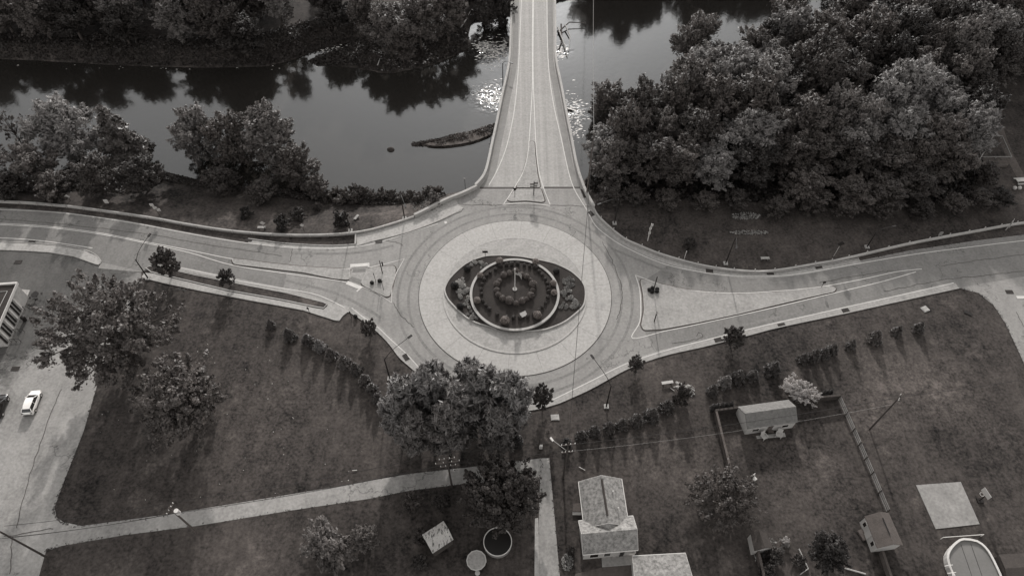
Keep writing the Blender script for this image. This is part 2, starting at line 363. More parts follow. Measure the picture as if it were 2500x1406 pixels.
# ---------------------------------------------------------------- roads
nW = [(-200, 506), (0, 507), (150, 517), (300, 537), (450, 566), (600, 592), (700, 600), (800, 604), (862, 601), (905, 590), (980, 572), (1060, 545), (1132, 508)]
nN = [(1080, 492), (1165, 459), (1168, 452), (1413, 452)]
nE = [(1424, 480), (1440, 512), (1462, 540), (1515, 585), (1560, 611), (1612, 630), (1700, 655), (1800, 668), (1880, 669), (2000, 655), (2100, 636), (2220, 612), (2380, 588), (2500, 573), (2700, 555)]
sE = [(2700, 1300), (2520, 930), (2490, 865), (2455, 790), (2425, 745), (2390, 716), (2342, 703), (2200, 734), (2060, 765), (1900, 799), (1827, 818), (1720, 845), (1620, 868), (1534, 899), (1449, 945), (1400, 968), (1353, 987), (1290, 1000), (1200, 1002), (1100, 975), (1050, 940), (1013, 905),
      (977, 873), (950, 838), (918, 806), (880, 778), (842, 756), (803, 745), (760, 731), (700, 714), (600, 693), (480, 668), (400, 652), (372, 650), (345, 664), (240, 655), (247, 640), (225, 620), (190, 609), (107, 597), (0, 590), (-200, 585)]
sheet('road', nW + nN + nE + sE, .02, M_asph)
sheet('road', [(-200, 506), (0, 507), (150, 517), (300, 537), (450, 566), (600, 592), (712, 601), (706, 640), (690, 712), (600, 692), (480, 667), (400, 651), (345, 662), (247, 640), (190, 608), (107, 596), (0, 589), (-200, 584)], .026, M_asphd)  # darker west stretch: bank tree shade put into the asphalt colour
sheet('road', [(1640, 642), (1700, 656), (1800, 669), (1880, 670), (2000, 656), (2100, 637), (2220, 613), (2380, 589), (2500, 574), (2700, 556), (2700, 640), (2342, 702), (2060, 764), (1827, 817), (1610, 868), (1575, 810), (1580, 680)], .026, M_asphd)
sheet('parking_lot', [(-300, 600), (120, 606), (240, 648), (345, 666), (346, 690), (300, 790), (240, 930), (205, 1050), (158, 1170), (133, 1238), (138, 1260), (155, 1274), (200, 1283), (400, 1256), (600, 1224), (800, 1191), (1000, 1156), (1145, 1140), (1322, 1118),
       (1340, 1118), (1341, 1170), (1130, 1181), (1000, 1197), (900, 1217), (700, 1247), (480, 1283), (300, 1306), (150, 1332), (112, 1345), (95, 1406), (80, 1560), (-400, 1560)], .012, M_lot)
sheet('path', [(1320, 1118), (1341, 1118), (1352, 1240), (1368, 1420), (1375, 1500), (1308, 1500), (1311, 1400), (1316, 1250)], .016, M_alley)
sheet('pavement', [(1306, 1265), (1314, 1263), (1316, 1420), (1318, 1500), (1304, 1500)], .09, M_conc, 0)
deckL = [(1163, 459), (1180, 440), (1191, 415), (1203, 360), (1216, 300), (1230, 230), (1245, 158), (1249, 80), (1251, 0), (1253, -70)]
deckR = [(1352, -70), (1353, 0), (1354, 80), (1355, 148), (1368, 215), (1381, 285), (1393, 345), (1402, 395), (1411, 430), (1422, 462)]
br = empty('road_bridge', g(1300, 230), 0, 'pale concrete road bridge crossing the river away from the roundabout', 'bridge')
bl = Vector(br.location)
def bb(mb, name, m, smooth=False):
    o = mb.build(name, m, br, smooth, loc=bl); return o
L_ = catmull(gs(deckL), 4); Rr = catmull(gs(deckR), 4)
bb(MB().slab(L_ + Rr, -1.1, .03), 'deck', M_deck)
for side, P in (('l', L_), ('r', Rr)):
    off = .18 if side == 'l' else .18
    bb(MB().sweep(P, .38, -1.3, .85, off=off).sweep(P, .5, .85, .97, off=off), 'parapet', M_para)
for P, off in ((L_, -1.05), (Rr, -1.05)): bb(MB().ribbon(P, 1.3, .036, off), 'shoulder', M_gutt2)
for Y in (111, 133, 156, 178):
    xl = min(L_, key=lambda p: abs(p.y - Y)).x; xr = min(Rr, key=lambda p: abs(p.y - Y)).x
    bb(MB().box(((xl + xr) / 2, Y, -4.6), (xr - xl - 1.5, 1.3, 7.0)).box(((xl + xr) / 2, Y, -1.45), (xr - xl - .2, 1.7, .7)).dome((xl + .6, Y, -4.5), (.9, .65, .8)), 'pier', M_para)
bb(MB().box((4.3, 100.3, -3), (20.5, 1.2, 4.8)), 'abutment', M_para)
[bb(MB().ribbon(gs(q, 0), .55, .045), 'expansion_joint', M_tar) for q in ([(1172, 459.5), (1255, 459.5)], [(1328, 459), (1416, 459)])]
[bb(MB().ribbon(gs(q, 0), .3, .046), 'joint_seal', M_conc) for q in ([(1172, 463.5), (1255, 463.5)], [(1328, 463), (1416, 463)])]
# parapet continuing on land, then the low retaining walls with marker posts
def fol(P, m, name, label, w_, z0, z1, off=0, posts=0, cat='wall', cap=None):
    c = P[len(P) // 2]; e = empty(name, (c.x, c.y, 0), 0, label, cat); l = Vector(e.location)
    MB().sweep(P, w_, z0, z1, off).build('wall_body' if not cap else 'wall_body', m, e, loc=l)
    if cap: MB().sweep(P, w_ + .1, z1, z1 + .1, off).build('coping', cap, e, loc=l)
    if posts:
        d = 0; last = P[0]
        for i in range(1, len(P)):
            d += (P[i] - last).length; last = P[i]
            if d > posts:
                d = 0; t = (P[i] - P[i - 1]).normalized(); nn = Vector((-t.y, t.x, 0)); q = P[i] + nn * (off + w_ / 2 + .08)
                MB().box((q.x, q.y, z1 - .1), (.13, .13, .7)).build('post', M_galv, e, loc=l)
    return e
fol(sm([(1163, 459), (1132, 474), (1083, 494), (1040, 516), (1011, 530)], 0, 8), M_para, 'parapet_wall', 'tall pale concrete parapet curving from the bridge down to the left road', .4, -4.5, .85, .2, cap=M_para)
fol(sm([(1011, 531), (962, 547), (891, 566), (802, 575), (688, 575), (569, 566), (462, 550), (373, 534), (249, 516), (142, 503), (0, 494), (-250, 490)], 0, 10), M_para, 'retaining_wall', 'long low concrete wall with small posts along the left road verge', .3, -1.5, .55, .1, posts=3.0)
fol(list(reversed(sm([(2750, 515), (2500, 547), (2380, 568), (2220, 598), (2060, 635), (2000, 646), (1880, 665), (1791, 663), (1702, 649), (1613, 624), (1560, 603), (1517, 582), (1464, 536), (1446, 508)], 0, 10))), M_para, 'retaining_wall', 'long low concrete wall with small posts between the right road and dark lawn', .3, -1.0, .5, .1, posts=3.2)
fol(sm([(1422, 462), (1434, 487), (1447, 510)], 0, 8), M_para, 'parapet_wall', 'short tall concrete parapet where the bridge meets the right lawn', .4, -3.5, .85, .2, cap=M_para)
# gutters, kerbs, pavements
def strip(P, w_, z, m, off=0, name='gutter'): return S(MB().ribbon(P, w_, z, off).build(name, m))
def kerb(P, off=0, closed=False, w_=.16, h=.14, m=None): return S(MB().sweep(P, w_, 0, h, off, closed).build('kerb', m or M_conc))
gE = sm([(1427, 484), (1442, 511), (1464, 540), (1517, 584), (1560, 608), (1614, 631), (1702, 657), (1800, 670), (1880, 671), (1950, 664), (2040, 648), (2100, 637)], 0, 8)
strip(gE, 1.1, .034, M_gutt, -.15); kerb(gE, .55)
gS = sm([(2341, 703), (2200, 734), (2060, 765), (1900, 799), (1827, 818), (1720, 845), (1620, 868), (1534, 899), (1449, 945), (1400, 968), (1353, 987), (1290, 1001), (1200, 1003)], 0, 8)
strip(gS, 1.1, .034, M_gutt, -.55); kerb(gS, .05)
gW = sm([(1085, 965), (1050, 940), (1013, 905), (977, 873), (950, 838), (918, 806), (880, 778), (858, 764)], 0, 8)
strip(gW, 1.0, .034, M_gutt, -.5); kerb(gW, .05)
gP = sm([(850, 757), (803, 746), (760, 732), (700, 714), (600, 693), (480, 668), (400, 652)], 0, 8)
strip(gP, .9, .034, M_gutt, -.3)
gN = sm([(608, 588), (650, 594), (700, 600), (800, 604), (862, 601), (905, 590), (930, 584)], 0, 8)
strip(gN, .8, .034, M_gutt, -.1)
sheet('pavement', [(870, 573), (900, 567), (960, 551), (1011, 534), (1040, 520), (1083, 498), (1112, 486), (1119, 499), (1131, 508), (1127, 514), (1090, 530), (1040, 551), (980, 571), (930, 583), (905, 590), (871, 600)], .13, M_conc, 0)
kerb(sm([(1131, 509), (1090, 531), (1040, 552), (980, 572), (915, 588)], 0, 6), 0, h=.16)
kerb(sm([(606, 583), (650, 589), (700, 595), (800, 600), (868, 597)], 0, 6), 0, h=.15)
kerb(gs([(868, 598), (869, 570)]), 0, h=.35, w_=.25)
sheet('pavement', [(-200, 588), (0, 592), (60, 594), (150, 601), (205, 611), (236, 625), (248, 640), (240, 646), (233, 645), (180, 626), (120, 616), (60, 612), (0, 610), (-200, 609)], .13, M_conc, 0)
sheet('pavement', [(352, 666), (372, 667), (450, 686), (560, 712), (690, 735), (745, 746), (760, 750), (790, 755), (805, 742), (842, 754), (862, 764), (848, 762), (838, 770), (827, 783), (815, 781), (740, 757), (600, 731), (480, 708), (400, 691), (345, 677)], .13, M_conc, 0)
pl = gs([(357, 655), (366, 651), (385, 652), (480, 673), (600, 697), (700, 716), (790, 739), (799, 744), (790, 753), (762, 748), (690, 733), (560, 710), (450, 684), (370, 665)])
S(MB().slab(pl, 0, .15).build('grass_verge', M_grass)); S(MB().sweep(pl, .18, 0, .2, closed=True).build('kerb', M_conc))
kerb(sm([(858, 762), (848, 762), (838, 770), (828, 783)], 0, 5), 0)
kerb(sm([(0, 591), (60, 593), (150, 600), (205, 610), (236, 624), (248, 640)], 0, 6), 0, h=.16)
# central island
CX, CY, R1, R2 = g(1257.5, 728).x, 74.4, 17.15, 12.75
def circ(r, n=120, cx=CX, cy=CY): return [Vector((cx + r * math.cos(2 * math.pi * k / n), cy + r * math.sin(2 * math.pi * k / n), 0)) for k in range(n)]
S(MB().slab(circ(R1), 0, .09).build('central_island', M_ring)); S(MB().sweep(circ(R1 + .05), .10, 0, .06, closed=True).build('joint_line', M_tar))
S(MB().slab(circ(R2), 0, .17).build('central_island', M_ring2)); S(MB().sweep(circ(R2), .35, 0, .19, closed=True).build('kerb', M_ring))
for rr_ in (19.0, 20.9): S(MB().ribbon(circ(rr_), .45, .031, closed=True).build('tyre_track', M_track))
for k in range(18):
    a_ = k * math.pi / 9 + .1; S(MB().ribbon([Vector((CX + q_ * math.cos(a_), CY + q_ * math.sin(a_), 0)) for q_ in (R2 + .2, R1)], .05, .096).build('joint_line', M_gutt2))
def z8(x, y): return (1060 + x / 5.2075, 580 + y / 5.2075)
eye = [(137, 690), (150, 620), (210, 520), (350, 385), (480, 305), (640, 252), (780, 240), (900, 240), (1100, 255), (1300, 290), (1480, 328), (1600, 370), (1720, 430), (1800, 490), (1870, 560), (1912, 640), (1922, 740), (1905, 850), (1860, 920), (1780, 990), (1690, 1060), (1600, 1110), (1500, 1150), (1400, 1180), (1250, 1200), (1080, 1198), (900, 1180), (760, 1160), (650, 1130), (540, 1095), (450, 1050), (360, 985), (280, 910), (215, 840), (170, 780)]
EY = catmull([g(*z8(*p)) for p in eye], 4, True)
S(MB().slab(EY, 0, .30).build('planting_bed', M_mulch)); S(MB().sweep(EY, .24, 0, .4, closed=True).build('kerb', M_para))
PX, PY, PR, PZ = g(1256.5, 712, .7).x, 73.6, 7.75, .75
e = empty('round_planter', (PX, PY, 0), 0, 'round raised planter with a low stone ring wall in the middle of the roundabout', 'planter')
MB().sweep(circ(PR, 96, 0, 0), .34, .2, .75 - .06, closed=True).build('ring_wall', M_stone, e)
MB().sweep(circ(PR, 96, 0, 0), .44, .69, .82, closed=True).build('coping', M_para, e)
MB().slab(circ(PR - .15, 96, 0, 0), None, .62).build('soil', M_mulch, e)
# splitter islands
def island(pts, label, m=M_isl, smooth=0, h=.14):
    P = gs(pts);  P = catmull(P, smooth, True) if smooth else P
    S(MB().slab(P, 0, h).build('traffic_island', m)); S(MB().sweep(P, .14, 0, h + .012, closed=True).build('kerb', M_conc))
    S(MB().sweep(P, .30, 0, .031, closed=True).build('gutter', M_tar))
def rnd(pts, r=.6, n=4):
    P = gs(pts); out = []
    for i in range(len(P)):
        a, b, c = P[i - 1], P[i], P[(i + 1) % len(P)]; u = (a - b); v = (c - b); k = min(r, u.length * .45, v.length * .45)
        p0 = b + u.normalized() * k; p2 = b + v.normalized() * k
        for t in range(n + 1): t /= n; out.append(p0.lerp(b, t).lerp(b.lerp(p2, t), t))
    return out
def island2(pts, r=.6):
    P = rnd(pts, r); S(MB().slab(P, 0, .14).build('traffic_island', M_isl)); S(MB().sweep(P, .14, 0, .153, closed=True).build('kerb', M_conc)); S(MB().sweep(P, .6, 0, .031, closed=True).build('gutter', M_parkd))  # dark band round each island: kerb shade put into the gutter colour
island2([(566, 633), (600, 636), (650, 643), (713, 650), (780, 655), (856, 658), (853, 683), (820, 681), (740, 665), (640, 653), (572, 645)], .5)
sheet('pavement', [(858, 659), (900, 656), (884, 690), (852, 684)], .05, M_isl, 0)
island2([(900, 655), (962, 650), (966, 660), (952, 722), (943, 725), (880, 694)], 1.0)
island2([(1294, 348), (1299, 346), (1304, 349), (1306, 380), (1311, 425), (1318, 458), (1261, 458), (1275, 430), (1284, 405), (1290, 378)], .4)
island2([(1259, 463), (1320, 463), (1329, 492), (1322, 494), (1285, 490), (1246, 492), (1239, 488)], .5)
island2([(1563, 681), (1600, 692), (1650, 703), (1700, 713), (1800, 720), (1900, 715), (1980, 705), (2028, 699), (2040, 704), (2036, 712), (1960, 729), (1900, 743), (1800, 767), (1700, 788), (1620, 803), (1572, 806), (1566, 795), (1573, 760), (1571, 720)], .9)
# painted lines
def line(pts, w_=.16, z=.05, name='road_marking', m=None, n=6): return S(MB().ribbon(sm(pts, 0, n), w_, z).build(name, m or M_white))
for P in ([(-200, 507), (0, 512), (157, 521), (320, 544), (427, 564), (520, 581), (607, 594), (713, 605), (802, 607), (866, 603), (909, 596), (980, 575), (1069, 546)],
          [(-200, 538), (0, 546), (125, 554), (249, 570), (356, 591), (462, 611), (571, 633), (713, 652), (800, 656), (858, 656)],
          [(-200, 541), (0, 549), (125, 557), (249, 573), (356, 594), (462, 617), (569, 648), (713, 670), (820, 685), (850, 691)],
          [(902, 653), (940, 645), (987, 632), (966, 670), (957, 700), (956, 739), (920, 715), (884, 700)],
          [(-200, 575), (0, 581), (107, 589), (226, 606)], [(441, 654), (530, 673), (578, 685), (678, 702), (763, 717), (810, 735), (841, 751)],
          [(1274, -60), (1273, 0), (1267, 142), (1263, 200), (1256, 267), (1245, 325), (1232, 373), (1212, 420), (1194, 452)],
          [(1300, -60), (1300.5, 0), (1299.5, 120), (1300, 199), (1296, 277), (1290, 363), (1279, 415), (1256, 459), (1230, 498)],
          [(1302.5, -60), (1302.5, 0), (1301.5, 120), (1302, 199), (1305, 277), (1309, 363), (1316, 420), (1328, 462), (1343, 500)],
          [(1334, -60), (1335, 0), (1338, 142), (1349, 242), (1370, 338), (1388, 420), (1402, 462), (1420, 493), (1432, 512), (1453, 550), (1484, 577), (1525, 603), (1613, 642), (1702, 663), (1809, 674), (1934, 671), (2100, 643), (2240, 620), (2380, 602), (2500, 588), (2700, 570)],
          [(1551, 672), (1613, 694), (1685, 709), (1791, 716), (1898, 711), (2005, 700), (2100, 683), (2188, 664), (2250, 657)],
          [(1551, 672), (1560, 700), (1564, 735), (1562, 785), (1544, 826), (1620, 809), (1685, 796), (1800, 771), (1898, 749), (2044, 714), (2156, 687), (2236, 664)],
          [(1227, 500), (1270, 496.5), (1300, 497), (1343, 503)],
          [(859, 752), (885, 773), (920, 797), (955, 830), (991, 863), (1034, 909)]):
    line(P, n=(1 if P[0] in ((902, 653), (1551, 672)) and len(P) == 8 else 5))
line([(1349, 976), (1449, 927), (1510, 896), (1573, 872), (1660, 846), (1720, 831), (1827, 804), (1950, 776), (2060, 751), (2200, 720), (2328, 691)])
line([(858, 649), (901, 646)], .75, .052, n=1); line([(847, 690), (880, 703)], .75, .052, n=1); line([(857, 645), (857, 654)], .3, .053, n=1); line([(900, 642), (900, 652)], .3, .053, n=1); line([(884, 700), (871, 712)], .3, .053, n=1)
line([(861, 662), (893, 660)], .8, .055, 'tactile_paving', M_asphd, 1); line([(856, 679), (888, 690)], .8, .055, 'tactile_paving', M_asphd, 1)
for P in ([(1500, 610), (1613, 656), (1700, 677), (1810, 690), (1934, 688), (2100, 662), (2300, 630), (2500, 604)], [(1690, 820), (1830, 790), (2000, 752), (2200, 708), (2330, 680)], [(1675, 838), (1830, 804), (2000, 765), (2200, 722)],
          [(0, 524), (160, 533), (320, 556), (430, 575), (600, 605), (715, 617), (860, 618), (960, 600)], [(0, 560), (120, 567), (250, 583), (356, 605), (470, 632), (600, 662), (720, 690), (830, 720), (930, 775)]):
    S(MB().ribbon(sm(P, 0, 8), .5, .033).build('tyre_track', M_track))
line([(2482, 726), (2530, 726)], .6, n=1); line([(1087.5, 541), (1089, 546)], .45, n=1)
# cracks and sealed joints on the asphalt
def wob(P, a=.12):
    out = []
    for p in catmull(gs(P), 10): out.append(p + Vector((rng.uniform(-a, a), rng.uniform(-a, a), 0)))
    return out
for P in ([(0, 534), (200, 553), (360, 572), (520, 600), (690, 625)], [(715, 607), (708, 640)], [(2500, 662), (2400, 673), (2300, 684), (2160, 712)], [(2500, 622), (2380, 637), (2300, 650)], [(1130, 501), (1220, 501), (1400, 503), (1440, 505)],
          [(960, 740), (975, 765), (1010, 800)], [(1700, 820), (1708, 812), (1712, 826), (1640, 838)], [(60, 740), (130, 770), (165, 790)], [(150, 950), (110, 1050), (70, 1170), (40, 1290)], [(30, 1310), (25, 1400)],
          [(1470, 590), (1500, 650), (1520, 720), (1505, 780)], [(880, 585), (960, 590), (985, 600)], [(2000, 690), (2100, 672), (2180, 660)], [(10, 1310), (130, 1290)], [(1105, 600), (1090, 660)], [(2480, 760), (2500, 800)], [(1290, 800), (1400, 830)]):
    S(MB().ribbon(wob(P), .09, .045).build('road_crack', M_tar))
for P in ([(500, 600), (560, 606), (590, 612)],):
    pass
# drain inlets
dr = None
def drain(px, py, rz=0, w_=(1.3, .8), where=''):
    p = g(px, py); e = empty('storm_drain', (p.x, p.y, .03), rz, 'dark storm drain grate ' + where, 'drain', 'storm drains along the kerbs')
    b = MB(); b.box((0, 0, .03), (w_[0], w_[1], .05)); b.build('frame', M_tar, e)
    c = MB()
    for k in range(6): c.box((-w_[0] / 2 + .12 + k * (w_[0] - .24) / 5, 0, .07), (.07, w_[1] - .15, .03))
    c.build('grate', M_metald, e)
for a in ((991, 872, -1.0, 'in the gutter beside the left lamp below the circle'), (1753, 830, .25, 'beside the street tree on the lower right kerb'), (1908, 794, .22, 'midway along the lower right kerb'), (2064, 758, .22, 'rightmost on the lower right kerb'),
          (1732, 662, -.12, 'left one of the pair under the curved right wall'), (1880, 667, 0, 'right one of the pair under the curved right wall'), (1998, 652, .2, 'where the right gutter ends by the sign'), (1443, 522, -1.0, 'on the tight curve right of the bridge'),
          (608, 586, -.2, 'at the start of the upper left kerb'), (925, 590, .15, 'beside the upper left pavement ramp'), (77, 592, -.1, 'beside the far left pavement'), (45, 640, 0, 'alone in the upper parking lot'), (38, 900, 0, 'alone in the lower parking lot'), (2464, 713, 0, 'in the mouth of the right side street'),
          (1240, 905, 0, 'behind the pines below the circle'), (1245, 474, .9, 'x')):
    if a[3] != 'x': drain(a[0], a[1], a[2], where=a[3])
def plate(name, px, py, w_, h, rz, m, label, cat, z=0.0):
    p = gt(px, py) if z is None else g(px, py); e = T(MB().box((0, 0, h / 2), (w_[0], w_[1], h)).box((0, 0, h + .02), (w_[0] * .8, w_[1] * .8, .05)).build(name, m), label, cat); e.location = (p.x, p.y, p.z if z is None else .0); e.rotation_euler.z = rz
plate('access_cover', 1355, 1019, (1.3, 1.0), .12, .05, M_conc, 'pale square concrete cover in the grass below the small tree', 'cover')
plate('access_cover', 2258, 755, (1.2, 1.1), .12, .4, M_conc, 'pale square concrete cover on the right lawn', 'cover')
plate('access_cover', 2363, 765, (1.3, .7), .1, -.6, M_metald, 'dark metal cover on the right lawn near the side street', 'cover')
# ---------------------------------------------------------------- vegetation prototypes
def leafmesh(name, C, Nn, size, asp, r, mats, axis=None):
    n = len(C); Nn = Nn / (np.linalg.norm(Nn, axis=1, keepdims=True) + 1e-9)
    rv = r.normal(size=(n, 3))
    if axis is not None: rv = np.cross(axis + rv * .35, Nn) + 1e-6
    U = np.cross(Nn, rv); U /= np.linalg.norm(U, axis=1, keepdims=True) + 1e-9; V = np.cross(Nn, U)
    s = size * r.uniform(.6, 1.4, (n, 1)); a = U * s * .5 * asp; b = V * s * .5
    P = np.stack([C - a, C + b * .9, C + a, C - b], 1).reshape(-1, 3)
    me = bpy.data.meshes.new(name); me.vertices.add(4 * n); me.vertices.foreach_set('co', P.ravel())
    me.loops.add(4 * n); me.loops.foreach_set('vertex_index', np.arange(4 * n)); me.polygons.add(n); me.polygons.foreach_set('loop_start', np.arange(n) * 4)
    me.materials.append(mats); me.update(); me.validate(); return me
def dirs(r, n):
    d = r.normal(size=(n, 3)); return d / np.linalg.norm(d, axis=1, keepdims=True)
def crown(seed, R, z0, z1, ncl, nl, size=.42, asp=1.3, cl=.24, peak=.45, irr=.3, upb=.35, mats=None, up=.35, boughs=9):
    """crown of leafy sprays: a few big boughs carry many sprays, each spray a tapering spike of leaves along its own twig"""
    r = np.random.RandomState(seed); Cs = []; Ns = []; Ax = []; ends = []; zc = z0 + (z1 - z0) * peak * .8
    bq = r.uniform(0, 6.283) + np.arange(boughs) * 2.4; bt = (np.arange(boughs) + r.uniform(.1, .9, boughs)) / boughs
    bl = []
    for q, t in zip(bq, bt):
        e = math.sqrt(max(.04, 1 - ((t - peak) / (1 - peak if t > peak else peak + .02)) ** 2)) * (1 + irr * r.uniform(-1, .7))
        bl.append(np.array([R * e * .62 * math.cos(q), R * e * .62 * math.sin(q), z0 + (z1 - z0) * (t * .82 + .06)]))
    bl.append(np.array([0, 0, z0 + (z1 - z0) * .86])); bl.append(np.array([R * .15, -R * .1, z0 + (z1 - z0) * .55]))
    for k in range(ncl):
        b = bl[r.randint(len(bl))]; d = dirs(r, 1)[0]; d[2] = d[2] * .7 + .18; br_ = R * (.34 + .16 * r.uniform())
        c = b + d * br_ * r.uniform(.35, 1) ** .5; c[2] = max(c[2], z0 * .9)
        hr = math.hypot(c[0], c[1])
        if hr > R * 1.02: c[:2] *= R * 1.02 / hr
        o = c - np.array([0, 0, zc]); o /= np.linalg.norm(o) + 1e-6; o = o * .7 + d * .5 + np.array([0, 0, up]) + r.normal(size=3) * .25; o /= np.linalg.norm(o)
        L = R * cl * r.uniform(.7, 1.7); m = int(nl * r.uniform(.6, 1.4)); s_ = r.uniform(-.3, 1, (m, 1)); wd = L * .48 * (1.05 - s_ * .9)
        off = r.normal(size=(m, 3)) * wd * .62; p = c + o * s_ * L + off
        Cs.append(p); Ns.append(off / (L + 1e-6) * 1.6 + np.array([0, 0, upb]) + o * .3 + r.normal(size=(m, 3)) * .4); Ax.append(np.tile(o, (m, 1)) + off / L); ends.append((c, L))
    me = leafmesh('crown', np.concatenate(Cs), np.concatenate(Ns), size, asp, r, mats or M_leaf, np.concatenate(Ax))
    return me, ends
def trunk(h, rb, ends, z0, seed, nb=9, m=None):
    r = random.Random(seed); b = MB(); top = Vector((r.uniform(-.3, .3), r.uniform(-.3, .3), h)); mid = Vector((r.uniform(-.2, .2), 0, h * .5))
    b.tube([(0, 0, -1.2), (0, 0, .25), mid, top], [rb * 1.25, rb, rb * .7, rb * .25], 7)
    es = sorted(ends, key=lambda e: -(e[0][0] ** 2 + e[0][1] ** 2)); es = es[:len(es) * 2 // 3]
    for e in (r.sample(es, min(nb, len(es)))):
        c = Vector(e[0]); s = max(z0 * .8, min(c.z * .6, h * .9)); st = Vector((0, 0, s)); b.tube([st, st.lerp(c, .5) + Vector((0, 0, .12 * (c - st).length)), c], [rb * .4, rb * .25, rb * .08], 5, cap=False)
    o = b.build('trunk', m or M_bark, None); me = o.data; bpy.data.objects.remove(o); return me
def spike(seed, R, h, n, size, asp=2.2, layers=0, base=.1, mats=None, droop=.25):
    """conifer: whorls of boughs, needles along each"""
    r = np.random.RandomState(seed); C = []; N = []
    nb = n
    for k in range(nb):
        t = (k + r.uniform()) / nb; z = h * (base + (1 - base) * t); q = r.uniform(0, 6.283); L = R * (1 - t) ** .8 * r.uniform(.75, 1.12) + .05 * R
        m = max(6, int(L / size * 9)); s = r.uniform(.1, 1, m) ** .7
        wd = L * .16 * (1.2 - s) + .02; ox = r.normal(size=m) * wd
        x = s * L * math.cos(q) - ox * math.sin(q); y = s * L * math.sin(q) + ox * math.cos(q); zz = z - droop * L * s ** 1.5 + r.normal(size=m) * size * .25
        C.append(np.stack([x, y, zz], 1)); N.append(np.stack([math.cos(q) * .4 + r.normal(size=m) * .4, math.sin(q) * .4 + r.normal(size=m) * .4, .8 + r.normal(size=m) * .4], 1))
    return leafmesh('crown', np.concatenate(C), np.concatenate(N), size, asp, r, mats or M_needle)
def ballmesh(seed, n, size, mats, name='foliage', zsq=1.0, half=False):
    r = np.random.RandomState(seed); d = dirs(r, n)
    if half: d[:, 2] = np.abs(d[:, 2]) * 1.0
    q = np.sin(d[:, 0:1] * 5 + seed) * np.sin(d[:, 1:2] * 4 + 1) * np.sin(d[:, 2:3] * 5)
    p = d * (1 + .10 * q) * r.uniform(.72, 1.03, (n, 1)) * np.array([1, 1, zsq]); return leafmesh(name, p, d + r.normal(size=(n, 3)) * .45, size, 1.3, r, mats)
PRO = {}
def proto(key):
    if key in PRO: return PRO[key]
    k, i = key[:-1], int(key[-1]); sd = hash_(key)
    if k == 'big': c, e = crown(sd, 4.7, 2.8, 13.5, 180, 84, .28, 1.8, .21, .5, .3); t = trunk(11.5, .32, e, 4, sd)
    elif k == 'plume': c, e = crown(sd, 4.6, 2.6, 14.0, 170, 84, .27, 2.8, .29, .52, .4, upb=.3, up=.75); t = trunk(11.5, .30, e, 4, sd)
    elif k == 'mid': c, e = crown(sd, 3.0, 1.0, 7.0, 130, 52, .25, 1.6, .22, .42, .3); t = trunk(5.5, .2, e, 1.5, sd)
    elif k == 'street': c, e = crown(sd, 1.6, 1.0, 4.2, 130, 34, .20, 1.4, .15, .4, .15, boughs=12); t = trunk(3.3, .09, e, 1.0, sd, 5)
    elif k == 'bush': c, e = crown(sd, 1.4, .05, 1.9, 90, 32, .20, 1.5, .2, .3, .25, boughs=6); t = trunk(1.0, .06, e, .1, sd, 4)
    elif k == 'silv': c, e = crown(sd, 3.3, .2, 3.6, 240, 40, .17, 1.5, .11, .35, .15, boughs=16); t = trunk(2.0, .08, e, .2, sd, 5)
    elif k == 'oak': c, e = crown(sd, 9.6, 3.0, 17, 330, 95, .33, 1.45, .10, .5, .42, boughs=22); t = trunk(13.5, .6, e, 5, sd, 22)
    elif k == 'maple': c, e = crown(sd, 6.6, 1.6, 12.8, 250, 85, .31, 1.5, .14, .42, .4, boughs=13); t = trunk(10, .38, e, 3, sd, 12)
    elif k == 'round': c, e = crown(sd, 6.0, .8, 10.2, 420, 90, .30, 1.2, .12, .45, .06, boughs=24); t = trunk(8, .35, e, 2.5, sd, 8)
    elif k == 'pine': c, e = crown(sd, 3.3, 2.4, 15.0, 190, 60, .27, 4.0, .24, .30, .5, upb=.2, mats=M_needle, up=1.0, boughs=14); t = trunk(13.6, .24, e, 3.4, sd, 34)
    elif k == 'haze': c, e = crown(sd, 5.2, .8, 6.0, 260, 34, .24, 1.5, .15, .4, .15, boughs=20); t = trunk(4.5, .2, e, 1.5, sd, 12)
    elif k == 'spruce': c = spike(sd, 5.4, 15, 150, .42, 2.6, base=.08, droop=.25); t = trunk(14.5, .3, [], 2, sd, 0)
    elif k == 'cone': c = spike(sd, 1.25, 2.9, 80, .2, 2.0, base=.04, droop=.0); t = trunk(2.4, .06, [], .3, sd, 0)
    elif k == 'arbor': c = spike(sd, .45, 2.0, 46, .16, 1.8, base=.03, droop=-.5); t = trunk(1.6, .04, [], .2, sd, 0)
    elif k == 'bare': c, e = crown(sd, 3.2, 2, 9, 40, 14, .34, 1.3, .16, .6, .3); t = trunk(9, .16, e, 2, sd, 26)
    elif k == 'snag': c, e = crown(sd, 3.6, 3, 11, 26, 8, .34, 1.3, .14, .6, .3); t = trunk(10.5, .26, e, 3, sd, 40, M_galv2)
    PRO[key] = (c, t); return PRO[key]
def hash_(s):
    v = 17
    for ch in s: v = (v * 31 + ord(ch)) % 99991
    return v
def tree(name, key, x, y, sc_=(1, 1, 1), tone_=1.0, rz=None, z=None, label=None, cat='tree', group=None, crownname='crown'):
    c, t = proto(key); z = hz(x, y) if z is None else z
    if isinstance(sc_, (int, float)): sc_ = (sc_,) * 3
    e = empty(name, (x, y, z), rng.uniform(0, 6.28) if rz is None else rz, label, cat, group); e.scale = sc_
    k = tone_; q_ = min(1, max(0, k - 1)); a = link(crownname, c, e); a.color = (k, k * (1 + .09 * q_), k * (1 + .15 * q_), 1); b = link('trunk', t, e); return e
